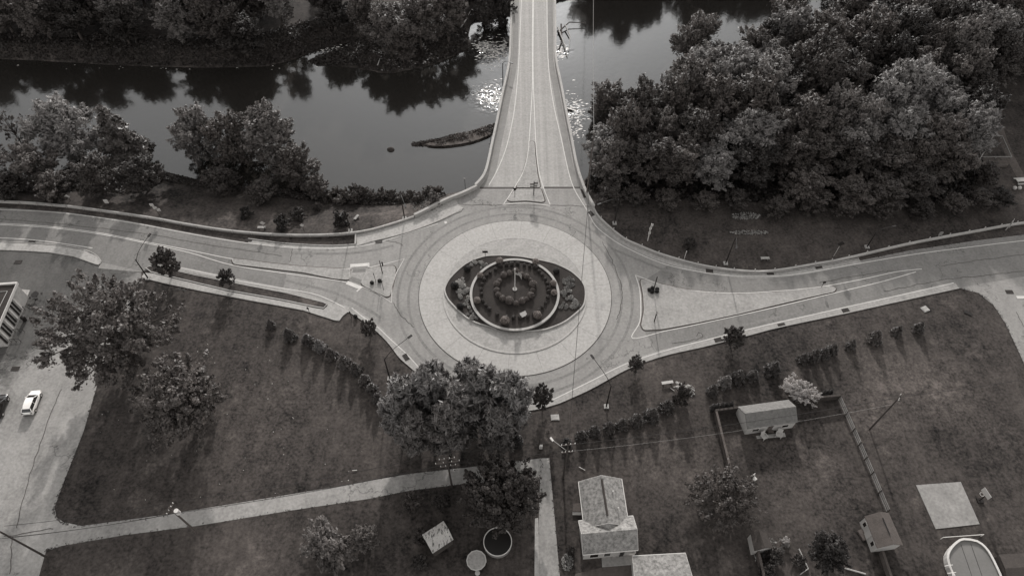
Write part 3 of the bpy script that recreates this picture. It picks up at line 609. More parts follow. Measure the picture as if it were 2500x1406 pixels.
def tree_px(name, key, cx, cy, hc, sc_=1, tone_=1.0, **k):
    """cx,cy = pixel of the crown's centre, which stands hc metres above the foot"""
    z = 0
    for _ in range(6): p = g(cx, cy, z + hc); z = hz(p.x, p.y)
    return tree(name, key, p.x, p.y, sc_, tone_, **k)
# near trees
tree_px('broadleaf_tree', 'oak1', 270, 808, 9.5, (1.0, .98, 1.0), 1.25, rz=.4, label='largest spreading tree, overhanging the parking lot at the left')
tree_px('broadleaf_tree', 'maple1', 445, 985, 7, (1.05, 1.05, 1.05), 1.15, rz=1.2, label='bushy two-lobed tree standing alone on the left lawn beside the big spreading tree')
tree_px('broadleaf_tree', 'round1', 1225, 1205, 5.2, (.98, .92, 1.0), .65, label='dark dense round tree at the end of the alley above the round pool')
for i, (x, y, s, t) in enumerate(((985, 985, .92, 1.0), (1055, 960, 1.0, 1.15), (1122, 1000, .95, .95), (1175, 965, .98, 1.0), (1245, 985, 1.02, 1.1), (1090, 1040, .9, .85), (1010, 1045, .8, .85), (1215, 1030, .85, .9), (1150, 930, .9, 1.1), (965, 1010, .8, 1.0))):
    tree_px('pine_tree', 'pine%d' % (i % 3 + 1), x, y, 9, (s * .98, s * .98, s * 1.06), t * 1.9, label='feathery pine in the clump below the roundabout, ' + ['leftmost at the hedge end', 'second from the left, tallest point', 'in the middle of the front', 'between the middle and the right end', 'rightmost by the small street tree', 'lower middle one behind the trunks', 'lower left one', 'lower right one', 'back one at the top centre', 'short one at the far left'][i], group='pines below the roundabout')
for x, y, s, t, lab in ((400, 638, 1.55, .8, 'larger of the two small trees in the kerbed strip on the left road'), (552, 678, 1.0, .6, 'smaller of the two small trees in the kerbed strip on the left road'), (900, 800, .95, .7, 'small street tree beside the kerb left of the circle'),
                        (1554, 888, .88, .65, 'small street tree on the kerb right of the pines, second from left'), (1795, 820, 1.2, .65, 'larger street tree on the lower right kerb beside the drain')):
    tree_px('street_tree', 'street%d' % (rng.randint(1, 2)), x, y, 2.7 * s, s, t, label=lab, group='young street trees at the kerbs')
tree_px('street_tree', 'street1', 1325, 975, 3.0, (1.15, 1.15, 1.45), .6, label='tall narrow young street tree between the pines and the kerb', group='young street trees at the kerbs')
tree_px('broadleaf_tree', 'haze1', 1768, 1215, 2.9, (1.0, .92, 1.0), .85, label='wide hazy pale tree on the lawn left of the fenced yard')
tree_px('broadleaf_tree', 'mid2', 2025, 1345, 2.8, (.92, .92, .75), .35, label='small very dark tree by the garden beds at the bottom right')
tree_px('flowering_tree', 'mid2', 800, 1330, 2.4, (1.35, .95, .62), 1.35, label='wide shrubby tree with pale leaf tips near the bottom left of centre')
tree_px('flowering_tree', 'mid1', 885, 1312, 2.4, (.65, .65, .6), 1.3, label='smaller shrubby tree touching the wide pale-tipped one on its right')
tree_px('leafy_bush', 'bush1', 1005, 1228, 1.0, (1.1, 1.1, 1.3), .9, label='glossy bush with bright leaves beside the alley', cat='bush')
tree_px('leafy_bush', 'bush2', 1078, 1225, .8, (1.0, 1.0, 1.0), .5, label='dim loose bush left of the dark round tree', cat='bush')
tree_px('leafy_bush', 'bush2', 1030, 1310, .9, (.9, .9, 1.1), .6, label='small shrub hugging the left side of the rusty shed', cat='bush')
tree_px('leafy_bush', 'bush1', 1025, 1370, .8, (.9, .9, .9), .5, label='shrub in the grass below the rusty shed', cat='bush')
tree_px('leafy_bush', 'silv1', 1953, 954, 1.5, (1.0, .62, .85), 5.5, label='large pale silvery bush behind the white shed', cat='bush')
tree_px('leafy_bush', 'bush2', 1665, 968, 1.4, (1.05, 1.05, 1.9), .6, label='tall dark bush beside the pale rock pile', cat='bush')
tree_px('leafy_bush', 'bush1', 1395, 1342, .6, (.5, .5, .6), .5, label='small clipped shrub at the left corner of the house', cat='bush')
tree_px('leafy_bush', 'bush2', 1918, 1322, .5, (.55, .55, .5), 4.0, label='bright white-flowering round bush in the garden bed', cat='bush')
for x, y, s, t, l in ((1885, 1360, 1.0, .5, 'dark garden shrub, upper one beside the lean-to'), (1870, 1395, .9, .45, 'dark garden shrub at the bottom edge beside the brown fence'), (1950, 1370, .8, .6, 'leafy garden shrub left of the very dark tree'), (1905, 1345, .4, 1.8, 'tiny pale flowering shrub next to the lean-to')):
    tree_px('leafy_bush', 'bush1', x, y, .6 * s, s, t, label=l, cat='bush')
# small evergreens
LR = ['first', 'second', 'third', 'fourth', 'fifth', 'sixth', 'seventh', 'eighth', 'ninth', 'tenth', 'eleventh', 'twelfth', 'thirteenth', 'fourteenth', 'fifteenth', 'sixteenth', 'seventeenth', 'eighteenth', 'nineteenth', 'twentieth', 'twenty-first', 'twenty-second', 'twenty-third', 'twenty-fourth', 'twenty-fifth', 'twenty-sixth', 'twenty-seventh', 'twenty-eighth', 'twenty-ninth', 'thirtieth', 'thirty-first', 'thirty-second', 'thirty-third', 'thirty-fourth', 'thirty-fifth', 'thirty-sixth']
for i, (x, y, s, t) in enumerate(((660, 790, .75, .7), (704, 815, 1.0, .6), (750, 828, .95, .6), (778, 842, .95, 1.5), (806, 862, .9, .8), (838, 880, 1.0, 1.0), (866, 898, .95, .7), (890, 925, .9, .8), (908, 948, .95, .7), (922, 972, .95, .6))):
    tree_px('evergreen_shrub', 'cone%d' % (i % 3 + 1), x, y, 1.3 * s, (s * 1.0, s * 1.0, s), t * 1.2, label='small evergreen shrub in the diagonal row on the left lawn, %s from the top' % LR[i], cat='shrub', group='evergreen row on the left lawn')
for i, (x, y, s, t) in enumerate(((1262, 1072, .9, .3), (1383, 1078, .7, .3), (1420, 1062, .8, .5), (1453, 1050, .9, .55), (1488, 1040, .85, .6), (1520, 1033, .85, .6), (1556, 1023, 1.0, .65), (1592, 1010, 1.1, .6), (1630, 990, 1.0, .55), (1741, 950, .85, .6), (1773, 930, 1.0, 1.3), (1803, 918, 1.1, .6), (1840, 915, .9, .6), (1890, 897, 1.1, .5),
                                  (1963, 873, .8, .6), (1990, 866, .95, .6), (2013, 860, .85, .6), (2034, 850, .85, .65), (2080, 840, .8, .7), (2139, 820, 1.05, .8), (2193, 806, .8, .7), (2245, 798, .85, .65))):
    tree_px('evergreen_shrub', 'cone%d' % (i % 3 + 1), x, y, 1.3 * s, (s * 1.0, s * 1.0, s), t * 1.2, label='small evergreen shrub in the long row on the right lawn, %s from the left' % LR[i], cat='shrub', group='evergreen row on the right lawn')
for i, x in enumerate((1741, 1752, 1763, 1774, 1786)):
    tree_px('arborvitae', 'arbor1', x, 992 - i * 1.5, 1.1, 1.0, .5, label='slim dark arborvitae behind the fence left of the white shed, %s from the left' % LR[i], cat='shrub', group='arborvitae behind the yard fence')
for i, x in enumerate((2013, 2022, 2031)):
    tree_px('arborvitae', 'arbor1', x, 957 - i, 1.1, .9, .5, label='slim dark arborvitae behind the fence right of the pale bush, %s from the left' % LR[i], cat='shrub', group='arborvitae behind the yard fence')
# river bank, near side
for key, x, y, hc, s, t, nm, lab in (('bare1', 25, 310, 6, (1.0, 1.0, 1.1), .9, 'broadleaf_tree', 'thin half-bare tree at the far left of the near bank'), ('plume1', 160, 325, 8.8, (1.35, 1.2, 1.08), 2.6, 'broadleaf_tree', 'pale bright tree on the near bank at the left'),
        ('big2', 70, 400, 6, (1.0, 1.0, .75), 1.3, 'broadleaf_tree', 'lower pale tree on the near bank below the thin tree'), ('big3', 225, 425, 5.5, (.9, .9, .65), .7, 'broadleaf_tree', 'dark low tree under the spruce on the near bank'), ('spruce1', 292, 345, 6.5, (1.15, 1.15, 1.05), 1.3, 'spruce_tree', 'dark spruce with drooping boughs on the near bank'),
        ('big1', 340, 420, 5, (.8, .8, .6), .55, 'broadleaf_tree', 'dark leafy tree right of the spruce foot'), ('big4', 480, 335, 8.2, (1.2, 1.15, 1.08), 1.7, 'broadleaf_tree', 'full bushy tree on the near bank, left of the twin pair'), ('big2', 565, 340, 8.2, (1.05, 1.05, 1.05), 1.0, 'broadleaf_tree', 'darker tree in the middle of the bushy near bank group'),
        ('big3', 655, 340, 8.4, (1.3, 1.2, 1.12), 1.5, 'broadleaf_tree', 'full bushy tree on the near bank, right of the twin pair'), ('big1', 725, 405, 5.5, (.95, .9, .72), .95, 'broadleaf_tree', 'lower tree at the right end of the near bank group'), ('mid1', 770, 450, 3, (.9, .9, .7), .9, 'broadleaf_tree', 'small tree at the waterside right of the near bank group'),
        ('mid2', 10, 450, 3, (1.3, 1.1, .8), .5, 'broadleaf_tree', 'dark low tree at the left frame edge above the road'), ('mid1', 130, 455, 3, (1.4, 1.1, .8), .9, 'broadleaf_tree', 'low pale-tipped tree between the bright tree and the road'), ('big4', -60, 380, 6, (1.1, 1.1, .8), 1.0, 'broadleaf_tree', 'tree cut by the left edge on the near bank'),
        ('mid2', 540, 440, 3, (1.2, 1.0, .8), .7, 'broadleaf_tree', 'low dark growth under the bushy near bank group, left one'), ('mid1', 640, 460, 3, (1.1, 1.0, .7), .8, 'broadleaf_tree', 'low growth under the bushy near bank group, right one')):
    tree_px(nm, key, x, y, hc, s, t, label=lab)
bankb = [(800, 480), (822, 470), (845, 478), (868, 468), (890, 474), (910, 482), (932, 478), (955, 478), (978, 482), (1000, 478), (1022, 484), (1045, 470), (1068, 468), (1060, 488), (830, 490), (862, 488)]
for i, (x, y) in enumerate(sorted(bankb)):
    tree_px('leafy_bush', 'bush%d' % (i % 2 + 1), x, y, .9, (rng.uniform(1.0, 1.3), rng.uniform(.9, 1.1), rng.uniform(.8, 1.25)), 1.6 if x in (1045, 1060) else rng.uniform(.7, 1.1), label='waterside bush on the near bank before the bridge, %s from the left' % LR[i], cat='bush', group='bushes along the waterside')
for x, y, s, t, l in ((600, 522, 1.0, .35, 'dark round bush on the left slope, leftmost of three'), (690, 546, 1.2, .35, 'dark bush on the left slope close to the wall'), (728, 522, 1.2, .55, 'dim loose bush on the left slope'), (833, 536, 1.25, .35, 'dark round bush at the foot of the left slope lamp'), (775, 505, .7, .8, 'small leafy bush above the dim loose bush'),
                      (1683, 595, .9, .5, 'small leafy tree-like bush on the dark right lawn')):
    tree_px('leafy_bush', 'bush%d' % rng.randint(1, 2), x, y, .9 * s, s, t, label=l, cat='bush')
# woods and far banks: rows of individual trees
def inside(P, x, y): return float(sdist(P, np.array([x]), np.array([y]))[0])
def rows(poly, step, fn):
    A = poly_arr(poly); r = 0; y = A[:, 1].min() + step * .3
    while y < A[:, 1].max():
        x = A[:, 0].min() + (step * .5 if r % 2 else 0); k = 0; any_ = False
        while x < A[:, 0].max():
            xx = x + rng.uniform(-.28, .28) * step; yy = y + rng.uniform(-.28, .28) * step
            if inside(poly, xx, yy) > 0: fn(r, k, xx, yy); k += 1; any_ = True
            x += step
        if any_: r += 1
        y += step * .88
wood = gs([(1462, 440), (1482, 478), (1560, 478), (1700, 490), (1850, 490), (2000, 500), (2130, 505), (2250, 508), (2340, 480), (2370, 430), (2365, 380), (2350, 320), (2350, 250), (2420, 215), (2540, 200), (2720, 190)]) + [wx(150, 175), wx(125, 185)] + gs([(2250, 0), (2100, 55), (1900, 120), (1760, 190), (1640, 275), (1540, 345), (1478, 395)], WZ + 1)
def wfn(r, k, x, y):
    s = rng.uniform(.85, 1.15); kind = rng.choice(['big1', 'big2', 'big3', 'big4', 'plume1', 'plume2', 'plume3'])
    t = rng.choice([.4, .6, .8, 1.0, 1.3, 1.9]) * (1.0 if 'big' in kind else 1.15); h_ = rng.uniform(.68, 1.12) * (.72 if r == 0 else 1.0)
    top_ = max(4.5, (y - 80.5) * .424) - hz(x, y); h_ = min(h_ * 1.08, top_ / 13.7); s = min(s, .62 + h_ * .62)
    tree('woodland_tree', kind, x, y, (s * 1.02, s * 1.02, h_), t, label='woods tree right of the bridge, %s row from the lawn, %s from left' % (LR[r], LR[k]), group='woods right of the bridge')
rows(wood, 6.7, wfn)
for key, x, y, hc, s_, t, lab in (('plume1', 2215, 225, 10, (1.25, 1.2, 1.15), 2.2, 'pale bright plumed crown standing out above the woods at the right'), ('snag1', 2215, 300, 8, (1.25, 1.25, 1.15), .8, 'bare bleached branching tree in the woods below the pale plumed crown'), ('plume2', 1850, 330, 7.5, (1.15, 1.05, .85), 1.9, 'ragged pale tree in the middle front of the woods'),
        ('plume3', 1875, 215, 10, (1.15, 1.1, 1.1), 1.7, 'rounded light crown in the middle of the woods'), ('big2', 2100, 345, 7, (1.05, 1.0, .85), 1.8, 'light leafy crown at the front of the woods below the bare tree'), ('plume1', 1700, 110, 9, (1.1, 1.1, 1.1), 1.3, 'bristly crown at the water side of the woods near the top'),
        ('plume2', 2400, 75, 11, (1.2, 1.2, 1.1), 1.8, 'pale plumed crown near the top right corner'), ('plume3', 1485, 250, 8, (.95, .95, .85), 1.0, 'feathery tree at the bridge end of the woods'), ('snag1', 2395, 385, 4, (.7, .7, .5), 1.4, 'small bleached bare tree beside the rail enclosure')):
    tree_px('woodland_tree', key, x, y, hc, s_, t, label=lab)
farL = gs([(-420, 95), (0, 102), (300, 115), (500, 128), (620, 122), (700, 105), (760, 70), (870, 70), (880, -10), (600, -35), (200, -60), (-420, -60)], -1)
def ffn(r, k, x, y):
    s = rng.uniform(.85, 1.15); kind = rng.choice(['big1', 'big2', 'big3', 'big4', 'plume2'])
    if r == 2 and -64 < x < -50: return
    tree('woodland_tree', kind, x, y, (s * 1.05, s * 1.05, rng.uniform(.7, 1.2)), rng.choice([.45, .8, 1.1, 1.6]), label='far bank tree left of the bridge, %s row from the water, %s from left' % (LR[r], LR[k]), group='far bank trees left of the bridge')
rows(farL, 8.3, ffn)
for key, x, y, hc, s, t, lab in (('plume1', 945, 62, 8.5, (1.1, 1.1, .9), 1.3, 'plume-like tree at the left end of the river point'), ('big1', 1020, 45, 8.5, (1.2, 1.15, 1.0), 1.2, 'tall full tree in the middle of the river point'), ('big3', 1090, 40, 8, (1.15, 1.1, .95), 1.0, 'leaning full tree at the tip of the river point'),
        ('plume2', 980, 110, 5, (.75, .75, .6), 1.0, 'lower feathery tree near the water on the river point'), ('big2', 1180, 10, 7, (.9, .9, .85), .6, 'dark tree left of the far end of the bridge'), ('big4', 1225, 20, 6, (.75, .75, .75), .5, 'dark tree touching the far end of the bridge'), ('plume3', 890, 30, 8, (.9, .9, .9), .9, 'tree behind the river point at its left'),
        ('big4', 1130, -25, 8, 1.0, .8, 'tree behind the river point close to the bridge')):
    tree_px('broadleaf_tree', key, x, y, hc, s, t, label=lab)
farR = [wx(17.5, 184), wx(30, 187), wx(60, 196), wx(120, 204), wx(120, 218), wx(60, 210), wx(30, 204), wx(17.5, 200)]
def rfn(r, k, x, y): tree('woodland_tree', rng.choice(['big1', 'big2', 'plume1', 'plume3']), x, y, (1.0, 1.0, rng.uniform(1.15, 1.4)), .8, label='far bank tree right of the bridge, %s row, %s from the bridge' % (LR[r], LR[k]), group='far bank trees right of the bridge')
rows(farR, 7.5, rfn)
for i, (x, y) in enumerate(((1550, 488), (1490, 490), (1630, 500), (1720, 505), (1800, 500), (1900, 518), (1980, 512), (2060, 520), (2150, 525), (2250, 522), (2330, 508), (2390, 500), (2440, 498), (2410, 440))):
    tree_px('woodland_bush', 'mid%d' % (i % 2 + 1), x, y - 10, 1.8, (.9, .8, .55), rng.uniform(.4, .9), label='low leafy bush at the lawn edge of the woods, %s from the left' % LR[sorted([1490, 1550, 1630, 1720, 1800, 1900, 1980, 2060, 2150, 2250, 2330, 2390, 2410, 2440]).index(x)], cat='bush', group='bushes along the wood edge')
# ---------------------------------------------------------------- planter plants
BALL = {}
def ball(name, x, y, z, r, t, label, group, cat='shrub', sq=.9):
    k = 'b%d' % rng.randint(1, 3)
    if k not in BALL: BALL[k] = ballmesh(hash_(k), 1900, .14, M_leaf)
    o = link(name, BALL[k]); o.location = (x, y, z + r * sq * .85); o.scale = (r, r, r * sq); o.rotation_euler.z = rng.uniform(0, 6); o.color = (t, t, t, 1); T(o, label, cat, group)
def ang(x, y): return (math.degrees(math.atan2(x - PX, y - PY)) + 360) % 360
def clock(items):
    L = []
    for (x, y, r) in items: p = g(*z8(x, y), 1.0); L.append((ang(p.x, p.y), p.x, p.y, r / 5.2075 / 13.9))
    return sorted(L)
inner = [(955, 450, 38), (1040, 425, 42), (885, 475, 42), (1110, 470, 38), (1175, 495, 40), (1220, 530, 28), (825, 550, 35), (795, 590, 42), (1255, 595, 50), (1250, 665, 33), (795, 665, 37), (815, 725, 38), (1225, 735, 45), (870, 775, 42), (1180, 775, 30), (1120, 805, 42), (955, 805, 52), (1040, 835, 35)]
outer = [(920, 335, 28), (985, 330, 30), (1060, 322, 27), (1145, 340, 22), (1215, 355, 22), (1335, 420, 22), (1375, 465, 22), (1415, 520, 20), (1440, 575, 24), (1447, 630, 24), (1455, 680, 24), (1445, 748, 25), (1415, 820, 20), (1375, 875, 22), (1325, 915, 22), (1270, 958, 25), (1190, 990, 23), (1090, 1010, 25), (1010, 1010, 25), (920, 1005, 25), (800, 970, 25), (703, 900, 25), (658, 852, 23), (617, 795, 24), (600, 712, 23), (597, 650, 22), (605, 585, 22), (635, 525, 23), (668, 475, 23), (713, 435, 23), (780, 398, 22), (845, 350, 28), (1285, 370, 30)]
bigb = [(830, 300, 45), (1290, 310, 42), (585, 480, 38), (545, 800, 42), (1515, 580, 38), (1525, 700, 38), (900, 1060, 52), (1310, 990, 50)]
for i, (a, x, y, r) in enumerate(clock(inner)): ball('topiary_ball', x, y, .62, r * 1.05, 1.6, 'ball shrub in the inner ring round the flagpole, %s clockwise from the top' % LR[i], 'inner ring of ball shrubs')
for i, (a, x, y, r) in enumerate(clock(outer)): ball('topiary_ball', x, y, .62, r * 1.1, .75, 'small dark ball shrub in the outer ring, %s clockwise from the top' % LR[i], 'outer ring of small ball shrubs')
for i, (a, x, y, r) in enumerate(clock(bigb)): ball('topiary_ball', x, y, .62, r * 1.1, 2.6, 'larger pale ball shrub against the planter wall, %s clockwise from the top' % LR[i], 'pale ball shrubs by the planter wall')
for x, y, r, l in ((420, 400, 48, 'upper left'), (1555, 430, 45, 'upper right'), (258, 615, 52, 'far left, largest'), (330, 875, 45, 'lower left')):
    p = g(*z8(x, y), .7); ball('dark_shrub', p.x, p.y, .3, r / 72, .22, 'nearly black round shrub in the eye-shaped bed, ' + l, 'dark shrubs in the eye-shaped bed')
FL = {}
def flowers(cx, cy, rx, ry, n, t, where):
    for k in range(n):
        a = rng.uniform(0, 6.28); q = rng.uniform(0, 1) ** .5; p = g(*z8(cx + rx * q * math.cos(a), cy + ry * q * math.sin(a)), .5)
        if math.hypot(p.x - PX, p.y - PY) < PR + .5: continue
        key = rng.randint(1, 2)
        if key not in FL: FL[key] = ballmesh(50 + key, 90, .42, M_flower, 'flowering_plant', .7, True)
        o = link('flowering_plant', FL[key]); s = rng.uniform(.28, .46); o.location = (p.x, p.y, .36); o.scale = (s, s, s); o.rotation_euler.z = a; c = t * rng.uniform(.75, 1.2); o.color = (c, c, c, 1)
        T(o, 'clump of pale flowers in the ' + where, 'plant', 'flowers in the ' + where)
flowers(560, 335, 110, 55, 14, 1.0, 'upper left patch of the eye-shaped bed'); flowers(345, 560, 65, 55, 10, 1.5, 'left patch of the eye-shaped bed'); flowers(375, 680, 85, 90, 18, 1.2, 'left patch of the eye-shaped bed'); flowers(425, 830, 50, 60, 8, 1.1, 'lower left patch of the eye-shaped bed'); flowers(490, 960, 75, 85, 16, 1.0, 'lower left patch of the eye-shaped bed')
flowers(1700, 560, 90, 85, 22, .7, 'right patch of the eye-shaped bed'); flowers(1690, 720, 75, 60, 14, .8, 'right patch of the eye-shaped bed'); flowers(1785, 840, 65, 55, 10, .75, 'lower right patch of the eye-shaped bed'); flowers(1645, 860, 45, 40, 7, .7, 'small patch inside the lower right of the eye-shaped bed')
# flagpole, plaque, signs in the island
p = g(*z8(1025, 655), .65); e = empty('flagpole', (p.x, p.y, .62), 0, 'white flagpole at the centre of the planter', 'flagpole')
hf = zray(580 + 405 / 5.2075, p.y) - .62
MB().tube([(0, 0, 0), (0, 0, .12)], .42, 14).build('base', M_conc, e); MB().tube([(0, 0, .1), (0, 0, hf)], [.11, .07], 8).build('pole', M_trim, e); MB().dome((0, 0, hf + .08), .13).build('finial', M_trim, e)
fl = T(bpy.data.objects.new('flag', None), 'striped flag drooping from the white flagpole', 'flag'); sc.collection.objects.link(fl); fl.location = (p.x + .08, p.y, .62 + hf - .3)
W_, Hh = 2.0, 1.15; vs = []; fs = []; mi = []
nx, nz = 14, 13
for i in range(nx + 1):
    for j in range(nz + 1):
        u = i / nx; v = j / nz; vs.append((u * W_ * .55, .16 * math.sin(u * 9 + v * 2) * u, -v * Hh - u * u * 1.3))
b = MB(); b.v = vs
for i in range(nx):
    for j in range(nz):
        b.f.append((i * (nz + 1) + j, i * (nz + 1) + j + 1, (i + 1) * (nz + 1) + j + 1, (i + 1) * (nz + 1) + j)); b.m.append(0 if (i < nx * .4 and j < 7) else (1 if j % 2 == 0 else 2))
b.build('cloth', [M_ink, M_signg, M_trim], fl, loc=None)
p = g(*z8(1135, 970), 1.2); e = empty('memorial_plaque', (p.x, p.y, .62), .15, 'pale square plaque tilted up at the front of the planter', 'plaque')
MB().box((0, .1, .2), (.5, .4, .4)).build('pedestal', M_stone, e); MB().box((0, 0, .5), (1.15, .85, .1), .35, rx=.4).build('face', M_trim, e)
def post_sign(name, px, py, top, label, kind='rect', faces=((0, 0),), sz=(.7, .7), m=None, pm=None, rz=0, z=None, r=.05, bush=0, cat='sign', fz=None, group=None):
    p = gt(px, py); h = max(1.2, zray(top, p.y) - p.z); e = empty(name, p, rz, label, cat, group)
    MB().tube([(0, 0, -.1), (0, 0, h)], r, 6).build('post', pm or M_metald, e)
    for k, (dx, dz) in enumerate(faces):
        b = MB(); zc = h - sz[1] * .5 - dz
        if kind == 'diamond': s = sz[0] * .7; b.add([(dx - s, -.06, zc), (dx, -.06, zc - s), (dx + s, -.06, zc), (dx, -.06, zc + s), (dx - s, -.09, zc), (dx, -.09, zc - s), (dx + s, -.09, zc), (dx, -.09, zc + s)], [(0, 1, 2, 3), (7, 6, 5, 4), (0, 4, 5, 1), (1, 5, 6, 2), (2, 6, 7, 3), (3, 7, 4, 0)])
        elif kind == 'yield': s = sz[0] * .6; b.add([(-s, -.06, zc + s), (0, -.06, zc - s), (s, -.06, zc + s), (-s, -.09, zc + s), (0, -.09, zc - s), (s, -.09, zc + s)], [(0, 1, 2), (5, 4, 3), (0, 3, 4, 1), (1, 4, 5, 2), (2, 5, 3, 0)])
        else: b.box((dx, -.07, zc), (sz[0], .04, sz[1]))
        b.build('sign_panel', m or M_signg, e)
    if bush:
        for k in range(bush):
            a = k * 6.28 / bush + .5; ball('potted_shrub', p.x + .75 * math.cos(a), p.y + .45 * math.sin(a), p.z + .1, .38, .18, 'dark little shrub at the foot of the ' + name.replace('_', ' ') + ' on the ' + ('right' if px > 1250 else 'left') + ' island', 'shrubs at sign feet', 'shrub')
    return e
post_sign('direction_sign', 1185, 628, 612, 'dark two-legged sign at the top left rim of the eye-shaped bed', sz=(1.0, .55), m=M_metald)
post_sign('direction_sign', 1303, 477, 444, 'dark post with three grey panels on the island facing the bridge', faces=((-.45, .3), (.45, 0), (.3, .75), (-.45, 1.05)), sz=(.7, .6), r=.1)
post_sign('yield_sign', 1257, 482, 459, 'thin post with a yield sign at the left of the bridge island', kind='yield', sz=(.8, .8), m=M_metald)
post_sign('direction_sign', 934, 668, 637, 'dark leaning-looking post with narrow panels on the left triangular island', faces=((.4, .2), (.4, .8)), sz=(.25, .55), m=M_metald, r=.09)
post_sign('route_sign', 918, 691, 667, 'thin dark post with a shrub at its foot on the left triangular island', sz=(.12, .5), m=M_metald, bush=2)
post_sign('yield_sign', 937, 709, 685, 'short yield sign near the lower point of the left triangular island', kind='yield', sz=(.4, .5), m=M_metald)
post_sign('direction_sign', 1595, 711, 676, 'dark post ringed by four small shrubs on the right triangular island', sz=(.15, 1.4), m=M_metald, r=.09, bush=5)
post_sign('yield_sign', 1597, 786, 762, 'dark post with a pale shield near the lower left corner of the right island', kind='diamond', sz=(.4, .5), m=M_sign, r=.1)
post_sign('keep_right_sign', 2005, 702, 686, 'small sign on the narrow tip of the right triangular island', sz=(.5, .6), m=M_metald)
post_sign('warning_sign', 172, 490, 476, 'pale diamond warning sign at the far left behind the wall', kind='diamond', sz=(.8, .8), m=M_sign)
post_sign('notice_sign', 268, 505, 487, 'square sign with dark marks behind the left wall', sz=(.85, 1.0), m=M_sign)
post_sign('direction_sign', 392, 530, 497, 'tall post with three pale square panels behind the left wall', faces=((-.3, 0), (0, .8), (.45, 1.3)), sz=(.75, .7), m=M_sign)
post_sign('warning_sign', 648, 562, 541, 'pale diamond sign on the slope above the left road, left of the bare board', kind='diamond', sz=(.75, .75), m=M_sign)
post_sign('warning_sign', 743, 566, 546, 'pale diamond sign closest to the wall on the left slope', kind='diamond', sz=(.6, .8), m=M_sign)
post_sign('route_sign', 450, 715, 703, 'pair of angled signs on the lawn below the left footpath', faces=((-.3, 0), (.35, .3)), sz=(.5, .5), m=M_signg)
post_sign('route_sign', 756, 764, 750, 'tiny dark sign beside the left footpath end', sz=(.35, .5), m=M_metald)
post_sign('route_sign', 859, 778, 760, 'thin post with a dark panel on the grass at the footpath corner', sz=(.3, .4), m=M_metald, bush=1)
post_sign('direction_sign', 1581, 588, 546, 'tall white post with stacked panels on the dark right lawn', faces=((.15, 0), (0, .9), (0, 2.2)), sz=(.45, .7), m=M_sign, pm=M_trim, r=.08)
post_sign('marker_post', 1670, 633, 613, 'thin pale stake on the dark right lawn below the bush', sz=(.12, .2), m=M_trim, pm=M_trim, cat='post')
post_sign('warning_sign', 2035, 626, 590, 'dark diamond sign on two pale legs on the right lawn', kind='diamond', sz=(1.0, 1.0), m=M_metald, pm=M_galv)
post_sign('notice_sign', 2288, 582, 566, 'grey rectangular sign behind the right wall', sz=(.7, .9), m=M_signg, pm=M_galv)
post_sign('billboard', 2455, 562, 541, 'large white angled board straddling the right wall', sz=(2.0, .9), m=M_sign, pm=M_galv, rz=.9, r=.08)
post_sign('traffic_sign', 1396, 372, 347, 'dark cluster of small signals on the right bridge parapet', faces=((-.4, 0), (-.4, .9), (.1, .9), (.1, 1.7)), sz=(.4, .5), m=M_metald)
post_sign('marker_post', 1136, 459, 435, 'thin lamp-like post beside the left bridge parapet over the water', sz=(.3, .25), m=M_galv, cat='post')
post_sign('traffic_sign', 1197, 335, 308, 'short dark mast on the gravel bar beside the bridge', faces=((0, .3), (0, 1.0)), sz=(.8, .15), m=M_metald)
# street lamps
def lamp(base, top, head, label, dz=.9, m=None, foot=True):
    p = gt(*base); h = zray(top[1], p.y) - p.z; q = g(head[0], head[1], p.z + h + dz) - p
    a = empty('street_lamp', p, 0, label, 'street lamp', 'street lamps'); m = m or M_metald
    if foot: MB().box((0, 0, .12), (.75, .75, .3)).build('footing', M_conc, a)
    MB().tube([(0, 0, .1), (0, 0, h)], [.13, .08], 8).build('pole', m, a)
    t = Vector((0, 0, h)); mid = Vector((q.x * .5, q.y * .5, h + dz * .85)); MB().tube([t - Vector((0, 0, .25)), t.lerp(mid, .5) + Vector((0, 0, dz * .15)), mid, q], [.06, .055, .05, .05], 6).build('arm', m, a)
    d = Vector((q.x, q.y, 0)).normalized(); b = MB(); b.box((q.x + d.x * .3, q.y + d.y * .3, q.z - .02), (.8, .32, .18), math.atan2(d.y, d.x)); lh = b.build('lamp_head', m if m is M_metald else M_galv, a)
    return a
lamp((362, 680), (334, 634), (362, 577), 'dark street lamp leaning over the left road by the kerbed strip')
lamp((952, 925), (943, 875), (997, 824), 'dark street lamp arching over the kerb left of the pines')
lamp((1480, 993), (1487, 940), (1449, 874), 'dark street lamp arching over the lower right kerb of the circle')
lamp((988, 534), (978, 472), (988, 500), 'dark street lamp on the slope just below the waterside bushes')
lamp((856, 564), (841, 516), (833, 522), 'dark street lamp behind the round bush on the left slope')
lamp((1500, 546), (1505, 487), (1466, 497), 'dark street lamp on the right lawn nearest the bridge')
lamp((1771, 644), (1791, 579), (1798, 601), 'dark street lamp in the middle of the dark right lawn')
lamp((2116, 604), (2137, 566), (2179, 553), 'dark street lamp on the right lawn farthest from the circle')
a = lamp((1228, 224), (1226, 154), (1246, 153), 'dark street lamp on the left parapet of the bridge', foot=False)
